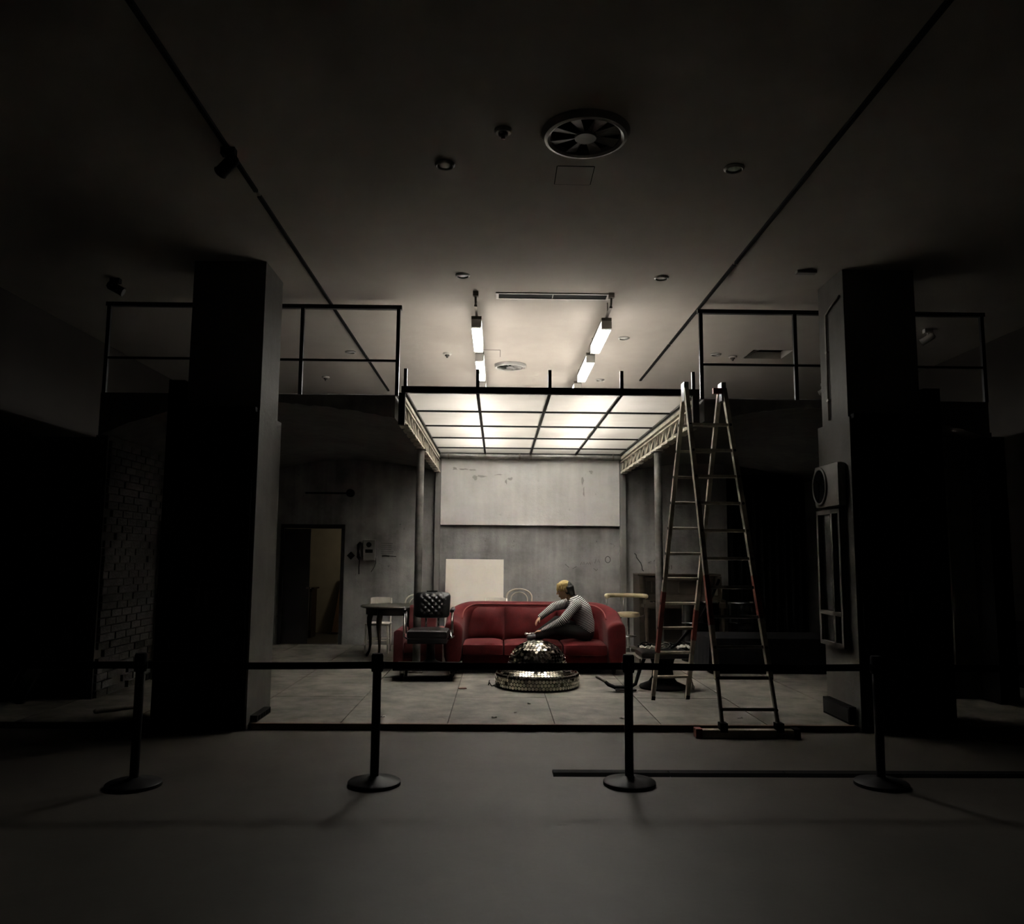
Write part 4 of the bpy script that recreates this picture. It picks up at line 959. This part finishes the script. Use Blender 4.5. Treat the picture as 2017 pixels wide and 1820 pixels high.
for k in range(nA):
    z = .304 + k * .2665; a = lerp(A1b, A1t, (z - SZ) / (3.33 - SZ)); b = lerp(A2b, A2t, (z - SZ) / (3.33 - SZ))
    MB().bar(a, b, .034, .026, up=(0, -.25, 1)).build('rung', ALU, ld, bevel=.005)
    for e, s_ in ((a, -1), (b, 1)): MB().tube([e + Vector((s_ * .021, 0, 0)), e + Vector((s_ * .025, 0, 0))], .016, 10).build('rung_plug', MATTE, ld)
for k in range(11):
    z = .235 + k * .2705; a = lerp(B1b, B1t, (z - .05) / 3.28); b = lerp(B2b, B2t, (z - .05) / 3.28)
    MB().bar(a, b, .034, .028, up=(0, .25, 1)).build('rung', ALU2 if k < 5 else ALU, ld, bevel=.005)
    for e, s_ in ((a, -1), (b, 1)): MB().tube([e + Vector((0, -.036, 0)), e + Vector((0, -.0385, 0))], .014, 10).build('rung_plug', MATTE, ld)
# red painted zones as thin sleeves, hinges, sticker, clamp
for p, q, t0, t1 in ((A1b, A1t, .16, .36), (A2b, A2t, .20, .30), (B1b, B1t, .28, .42), (B2b, B2t, .30, .42)):
    MB().bar(lerp(p, q, t0), lerp(p, q, t1), .046, .068, up=(0, 1, 0)).build('red_paint', LRED, ld)
for x in (1.925, 2.312):
    MB().box(x - .026, x + .026, 8.20, 8.34, 3.20, 3.40).build('hinge_plate', mat('hinge_alu', (.42, .43, .45), .35, .8, var=.2), ld, bevel=.01)
MB().box(2.20, 2.30, 8.19, 8.235, 3.275, 3.335).build('hinge_latch', mat('latch_red', (.34, .05, .03), .5), ld, bevel=.008)
lp_ = lerp(B1b, B1t, .905); dq = (B1t - B1b).normalized()
stk = MB().obox(lp_ + Vector((.0, -.037, 0)), (.014, 0, 0), dq * .10, (0, -.001, 0)).build('sticker', mat('sticker_pale', (.5, .5, .53), .6, var=.05), ld)
fc = bpy.data.curves.new('sticker_text', 'FONT'); fc.body = 'MUNDIR'; fc.size = .040; fc.extrude = .0004; fc.align_x = 'CENTER'; fc.align_y = 'CENTER'
fo = bpy.data.objects.new('tmp', fc); COL.objects.link(fo)
bpy.context.view_layer.update()
me = bpy.data.meshes.new_from_object(fo.evaluated_get(bpy.context.evaluated_depsgraph_get())); bpy.data.objects.remove(fo)
yv = Vector((1, 0, 0)); xv = -dq; zv = xv.cross(yv).normalized()
mtx = Matrix((( xv.x, yv.x, zv.x, 0), (xv.y, yv.y, zv.y, 0), (xv.z, yv.z, zv.z, 0), (0, 0, 0, 1)))
me.transform(Matrix.Translation(lp_ + Vector((0, -.0395, 0))) @ mtx @ Matrix.Scale(.75, 4))
place('sticker_lettering', me, mat('sticker_blue', (.06, .09, .22), .6), stk)
fbm = MB().box(1.80, 2.68, 7.43, 7.51, .0, .07).build('foot_bar', mat('foot_bar_alu', (.45, .39, .32), .5, .3, var=.5, scale=6), ld, bevel=.005)
for x in (1.775, 2.655): MB().box(x, x + .06, 7.42, 7.52, 0, .082).build('end_cap', LRED if x < 2 else MATTE, fbm, bevel=.006)
for p in (B1b, B2b): MB().box(p.x - .035, p.x + .035, 7.425, 7.515, .05, .13).build('bracket', MATTE, fbm, bevel=.004)

# ================================================================== SMALL THINGS
# wall telephone
tp = thing('wall_telephone', 'old wall telephone with a black handset beside the doorway', 'telephone', (-2.28, BY - .05, 1.48))
B('body', mat('phone_grey', (.20, .195, .185), .5), tp, -2.35, -2.14, BY - .09, BY - .001, 1.50, 1.86, .012)
MB().tube([(-2.25, BY - .09, 1.77), (-2.25, BY - .10, 1.77)], .045, 24).build('dial', MATTE, tp)
B('coin_display', MATTE, tp, -2.31, -2.18, BY - .095, BY - .09, 1.63, 1.69)
hs = MB().tube([(-2.40, BY - .06, 1.80), (-2.425, BY - .09, 1.76), (-2.43, BY - .10, 1.66), (-2.425, BY - .09, 1.56), (-2.40, BY - .06, 1.52)], [.03, .034, .02, .034, .03], 12).build('handset', MATTE, tp, smooth=True)
MB().tube([(-2.41, BY - .06, 1.50), (-2.42, BY - .05, 1.38), (-2.415, BY - .05, 1.26)], .009, 8).build('cord', MATTE, hs, smooth=True)
MB().tube([(-2.14, BY - .02, 1.55), (-2.13, BY - .02, 1.46), (-2.16, BY - .02, 1.38), (-2.21, BY - .02, 1.30)], .005, 6).build('line_wire', MATTE, tp, smooth=True)
t = thing('wall_switch', 'small dark switch box between the doorway and the telephone', 'switch', (-2.57, BY - .02, 1.54))
MB().obox((-2.57, BY - .012, 1.58), (.035, 0, .035), (0, .012, 0), (-.035, 0, .035)).build('plate', MATTE, t); B('toggle', BLACKM, t, -2.58, -2.56, BY - .035, BY - .024, 1.57, 1.60)
t = thing('wall_spotlight', 'small round dark lamp high on the back wall above the doorway', 'lamp', (-2.6, BY - .06, 2.62))
MB().tube([(-2.60, BY - .12, 2.67), (-2.60, BY - .03, 2.67)], .07, 20).build('head', MATTE, t, smooth='auto'); MB().bar((-3.4, BY - .02, 2.67), (-2.6, BY - .02, 2.67), .03, .03).build('bracket_arm', MATTE, t)
# scraps of paper on the floor
for k, (x, y, s_) in enumerate(((-1.09, 8.03, .055), (-.02, 8.03, .055), (.19, 8.26, .035), (.34, 8.75, .03), (1.21, 8.0, .06), (2.35, 8.03, .05))):
    crumple('paper_scrap', x, y, SZ + .004, s_, s_ * .7, PAPER, ('pale paper scrap on the set floor just right of the left-hand stanchion', 'leftmost of two pale paper scraps in line below the mirror dome', 'tiny pale paper scrap nearest below the mirror dome rim', 'tiny upright-looking pale scrap right under the mirror dome', 'pale paper scrap beside the stanchion in front of the sofa end', 'pale paper scrap between the ladder foot rails')[k], 'paper scrap', 20 + k, .006, 'paper scraps on the set floor')
t = MB().obox((-.40, 9.72, SZ + .006), (.045, .01, 0), (-.006, .03, 0), (0, 0, .004)).build('red_chip', mat('brick_red', (.13, .05, .035), .8)); tag(t, 'flat reddish chip lying on the floor beside the wheeled platform', 'chip')
# planks, timber and stick in the dark on the left
t = thing('leaning_plank', 'long dark plank leaning across the brick pier, upper end nearest the bay', 'plank', (-5.1, 9.0, SZ), group='planks leaning on the brick pier')
MB().bar((-5.16, 8.72, SZ), (-4.55, 9.14, 2.1), .14, .03, up=(0, -1, .2)).build('board', MATTE, t); MB().bar((-4.98, 8.78, .75), (-4.93, 8.82, .92), .16, .04, up=(0, -1, .2)).build('batten', BLACKM, t)
t = thing('leaning_plank', 'shorter dark plank leaning low across the brick pier', 'plank', (-4.8, 8.9, SZ), group='planks leaning on the brick pier')
MB().bar((-4.92, 8.62, SZ), (-4.46, 9.12, 1.45), .13, .03, up=(0, -1, .2)).build('board', MATTE, t); MB().bar((-4.78, 8.72, .5), (-4.73, 8.77, .66), .15, .04, up=(0, -1, .2)).build('batten', BLACKM, t)
t = thing('timber_post', 'pale upright timber standing against the brick wall inside the left bay', 'timber', (-4.18, 10.3, SZ))
B('post', mat('pale_timber', (.22, .205, .175), .8, var=.4), t, -4.24, -4.14, 10.26, 10.34, SZ, 2.0); B('hinge_patch', MATTE, t, -4.23, -4.15, 10.25, 10.26, 1.0, 1.1)
t = MB().cap((-3.86, 8.12, SZ + .025), .024, (-3.56, 8.42, SZ + .022), .02).build('wooden_stick', mat('pale_timber', (.22, .205, .175), .8), None, smooth=True); tag(t, 'short pale wooden stick lying on the floor in the dark left bay', 'stick')

# ================================================================== PERSON
def remeshed(mb, voxel, smooth=4):
    me = mb.mesh('tmp'); o = bpy.data.objects.new('tmp', me); COL.objects.link(o)
    md = o.modifiers.new('r', 'REMESH'); md.mode = 'VOXEL'; md.voxel_size = voxel
    sm = o.modifiers.new('s', 'SMOOTH'); sm.iterations = smooth; sm.factor = .5
    bpy.context.view_layer.update()
    out = bpy.data.meshes.new_from_object(o.evaluated_get(bpy.context.evaluated_depsgraph_get())); bpy.data.objects.remove(o); bpy.data.meshes.remove(me)
    out.polygons.foreach_set('use_smooth', [True] * len(out.polygons)); out.materials.clear()
    return out
ps = thing('person', 'person in striped shirt with blond-topped dark hair sitting sideways on the red sofa', 'person', (1.2, 11.2, .475))
V = Vector
pel = V((1.19, 11.2, .585)); waist = V((1.195, 11.2, .70)); chest = V((1.135, 11.2, .87)); upch = V((1.075, 11.2, .955)); nb = V((1.03, 11.2, 1.005)); skull = V((.918, 11.2, 1.145))
shN = V((1.055, 11.03, .945)); elN = V((.865, 10.97, .745)); wrN = V((.612, 11.06, .60))
shF = V((1.00, 11.38, .955)); elF = V((.775, 11.36, .905)); wrF = V((.583, 11.28, .765))
hipN = V((1.17, 11.11, .57)); knN = V((.80, 11.03, .63)); anN = V((.545, 11.10, .525))
hipF = V((1.17, 11.29, .57)); knF = V((.82, 11.30, .715)); anF = V((.56, 11.31, .54))
def hand(mb, wr, tip, curl, thumb_side):
    """wrist -> tip direction; fingers curl down"""
    d = (tip - wr).normalized(); side = V((0, 1, 0)); side = (side - d * side.dot(d)).normalized(); dn = d.cross(side).normalized()
    if dn.z > 0: dn = -dn
    pk = wr + d * .075
    for s_ in (-1, 1): mb.cap(wr + side * .010 * s_, .019, pk + side * .022 * s_, .014, 10)
    mb.cap(wr + d * .03, .020, pk, .017, 10)
    for k, (o_, l) in enumerate(((-.031, .058), (-.011, .068), (.010, .066), (.030, .052))):
        p0 = pk + side * o_ - d * .004; p1 = p0 + (d * (1 - curl * .4) + dn * curl * .5).normalized() * l * .5; p2 = p1 + (d * (1 - curl) + dn * curl).normalized() * l * .5
        mb.cap(p0, .0092, p1, .0084, 8); mb.cap(p1, .0084, p2, .0072, 8)
    t0 = wr + d * .028 + side * thumb_side * .018; t1 = t0 + (d * .6 + side * thumb_side * .6 + dn * .35).normalized() * .04; t2 = t1 + (d * .85 + dn * .5).normalized() * .03
    mb.cap(t0, .0125, t1, .010, 8); mb.cap(t1, .010, t2, .008, 8)
hr = Euler((0, R(-14), 0)).to_matrix()      # head tipped forward (face towards -X)
def H(x, y, z): return skull + hr @ V((x, y, z))
body = MB()
body.ball(H(.01, 0, .025), (.098, .076, .095), 20, 14, hr); body.ball(H(-.035, 0, -.035), (.062, .060, .085), 18, 12, hr)    # skull, face
body.cap(H(-.055, .014, -.098), .020, H(-.055, -.014, -.098), .020, 10); body.cap(H(-.065, 0, -.10), .022, H(-.02, .035, -.08), .022, 10); body.cap(H(-.065, 0, -.10), .022, H(-.02, -.035, -.08), .022, 10)   # chin, jaw
body.cap(H(-.092, 0, .010), .009, H(-.118, 0, -.030), .0125, 10); body.ball(H(-.106, .011, -.033), .009); body.ball(H(-.106, -.011, -.033), .009)  # nose
for s_ in (-1, 1):
    body.cap(H(-.088, s_ * .016, .018), .010, H(-.078, s_ * .042, .017), .010, 8)      # brow
    body.ball(H(-.078, s_ * .030, -.028), (.020, .020, .018), 10, 8)                    # cheek
    body.ball(H(.012, s_ * .076, -.012), (.018, .010, .030), 12, 8, hr); body.cap(H(.012, s_ * .078, .008), .007, H(.010, s_ * .078, -.036), .006, 8)   # ear
body.cap(H(-.098, .014, -.064), .0075, H(-.098, -.014, -.064), .0075, 8); body.cap(H(-.096, .012, -.076), .008, H(-.096, -.012, -.076), .008, 8)     # lips
body.cap(nb + V((.0, 0, -.01)), .060, H(.028, 0, -.07), .050)                           # neck
TORSO = [(pel, .125, waist, .125), (waist, .122, chest, .142), (chest, .140, upch, .120), (upch, .10, nb, .065)]
def torso(mb, g):
    for p, r0, q, r1 in TORSO:
        for s_ in (-1, 1): mb.cap(p + V((0, s_ * .055, 0)), r0 - .02 + g, q + V((0, s_ * .055 if q is not nb else s_ * .02, 0)), r1 - .02 + g)
        mb.cap(p, r0 - .012 + g, q, r1 - .012 + g)
    mb.cap(upch + V((0, -.05, .015)), .07 + g, shN, .058 + g); mb.cap(upch + V((0, .05, .015)), .07 + g, shF, .058 + g)
    mb.cap(nb + V((0, -.03, -.01)), .05 + g, shN + V((.005, .03, .02)), .04 + g); mb.cap(nb + V((0, .03, -.01)), .05 + g, shF + V((.005, -.03, .02)), .04 + g)
torso(body, 0)
ARMS = [(shN, .054, elN, .042), (elN, .041, wrN, .027), (shF, .054, elF, .042), (elF, .041, wrF, .027)]
LEGS = [(hipN, .088, knN, .060), (knN, .058, anN, .040), (hipF, .088, knF, .060), (knF, .058, anF, .040)]
for p, r0, q, r1 in ARMS + LEGS: body.cap(p, r0, q, r1)
for an, y in ((anN, 11.10), (anF, 11.31)):
    body.cap(an + V((.01, 0, -.02)), .032, V((.45, y, .515)), .026); body.cap(V((.50, y, .515)), .034, V((.43, y, .512)), .026)
hand(body, wrN, V((.478, 11.13, .585)), .55, 1); hand(body, wrF, V((.472, 11.20, .640)), .45, -1)
place('body', remeshed(body, .0055, 3), SKIN, ps, True)
# clothing
def proj(p, a, b):
    d = b - a; t = (p - a).dot(d) / d.length_squared; tc = min(1, max(0, t)); return (p - (a + d * tc)).length, t * d.length
def striped(me, fn):
    at = me.attributes.new('stripe', 'FLOAT', 'POINT'); at.data.foreach_set('value', [fn(v.co) for v in me.vertices]); return me
sh = MB(); torso(sh, .014)
ax = (nb - pel).normalized()
shirt = place('striped_shirt', striped(remeshed(sh, .009, 4), lambda p: (p - pel).dot(ax) ), SHIRT, ps, True)
for S_, E_, W_ in ((shN, elN, wrN), (shF, elF, wrF)):
    sv = MB(); cuff = W_ + (E_ - W_).normalized() * .012
    sv.cap(S_, .081, S_ + (E_ - S_) * .3, .071); sv.cap(S_ + (E_ - S_) * .3, .070, E_, .058); sv.cap(E_, .057, cuff, .042)
    l0 = (E_ - S_).length
    def fn(p, S_=S_, E_=E_, W_=W_, l0=l0):
        d1, s1 = proj(p, S_, E_); d2, s2 = proj(p, E_, W_); w1 = 1 / (d1 ** 6 + 1e-12); w2 = 1 / (d2 ** 6 + 1e-12); return (s1 * w1 + (l0 + s2) * w2) / (w1 + w2)
    place('sleeve', striped(remeshed(sv, .009, 4), fn), SHIRT, shirt, True)
tr_ = MB()
for p, r0, q, r1 in LEGS: tr_.cap(p, r0 + .012, q, r1 + .014)
for s_ in (-1, 1): tr_.cap(pel + V((.01, s_ * .06, -.015)), .112, pel + V((0, s_ * .05, .06)), .112)
tr_.cap(hipN, .095, hipF, .095)
place('trousers', remeshed(tr_, .010, 4), TROUS, ps, True)
for y in (11.10, 11.31):
    s_ = MB(); s_.cap(V((.555, y, .525)), .040, V((.50, y, .522)), .042); s_.cap(V((.51, y, .515)), .038, V((.425, y, .513)), .034); s_.box(.40, .59, y - .034, y + .034, .478, .492)
    place('shoe', remeshed(s_, .007, 3), mat('shoe_dark', (.03, .03, .034), .5), ps, True)
# hair: blond top with fringe, black back
hy = MB(); hy.ball(H(.002, 0, .040), (.102, .082, .091), 22, 14, hr)
for k in range(16):
    a = -1.25 + 2.5 * k / 15; y = .075 * math.sin(a); x = -.015 - .088 * math.cos(a); hy.cap(H(x * .75, y * .85, .09), .018, H(x * 1.02 - .006, y * 1.0, .030 - .016 * (k % 3)), .0055, 8)
for s_ in (-1, 1):
    for k in range(5): hy.cap(H(-.05 + .022 * k, s_ * .066, .075), .016, H(-.056 + .022 * k, s_ * .080, .018 - .014 * (k % 2)), .0055, 8)
yme = remeshed(hy, .005, 1)
bmh = bmesh.new(); bmh.from_mesh(yme)
inv = hr.inverted()
kill = []
for v in bmh.verts:
    l = inv @ (v.co - skull)
    if l.z < -.02 or (l.x > .045 and l.z < .10 + (l.x - .045) * -.3) and l.x > .045 + max(0, l.z - .06) * .8: kill.append(v)
bmesh.ops.delete(bmh, geom=kill, context='VERTS'); bmh.to_mesh(yme); bmh.free()
place('blond_hair', yme, HAIRY, ps, True)
hb = MB(); hb.ball(H(.036, 0, .015), (.082, .083, .100), 20, 14, hr)
for k in range(13):
    a = -1.4 + 2.8 * k / 12; y = .070 * math.sin(a); x = .040 + .070 * math.cos(a); hb.cap(H(x, y, .02), .022, H(x - .002, y * 1.02, -.070 - .012 * (k % 3)), .013, 8)
for s_ in (-1, 1): hb.cap(H(.03, s_ * .070, .03), .018, H(.028, s_ * .076, -.045), .009, 8)
place('dark_hair', remeshed(hb, .007, 2), HAIRB, ps, True)
for s_ in (-1, 1):
    e = MB().ball(H(-.083, s_ * .030, .000), .0105, 12, 8).build('eye', mat('eye_white', (.5, .48, .45), .3), ps, smooth=True)
    MB().ball(H(-.0905, s_ * .031, .000), .0050, 10, 6).build('iris', MATTE, e, smooth=True)
# crumpled silvery thing in the hands
o = crumple('silver_bundle', .435, 11.19, .535, .13, .10, mat('silver_foil', (.55, .54, .52), .3, .7, var=.4, scale=20), 'crumpled silvery bundle held in the hands of the seated person', 'bundle', 33, .024)
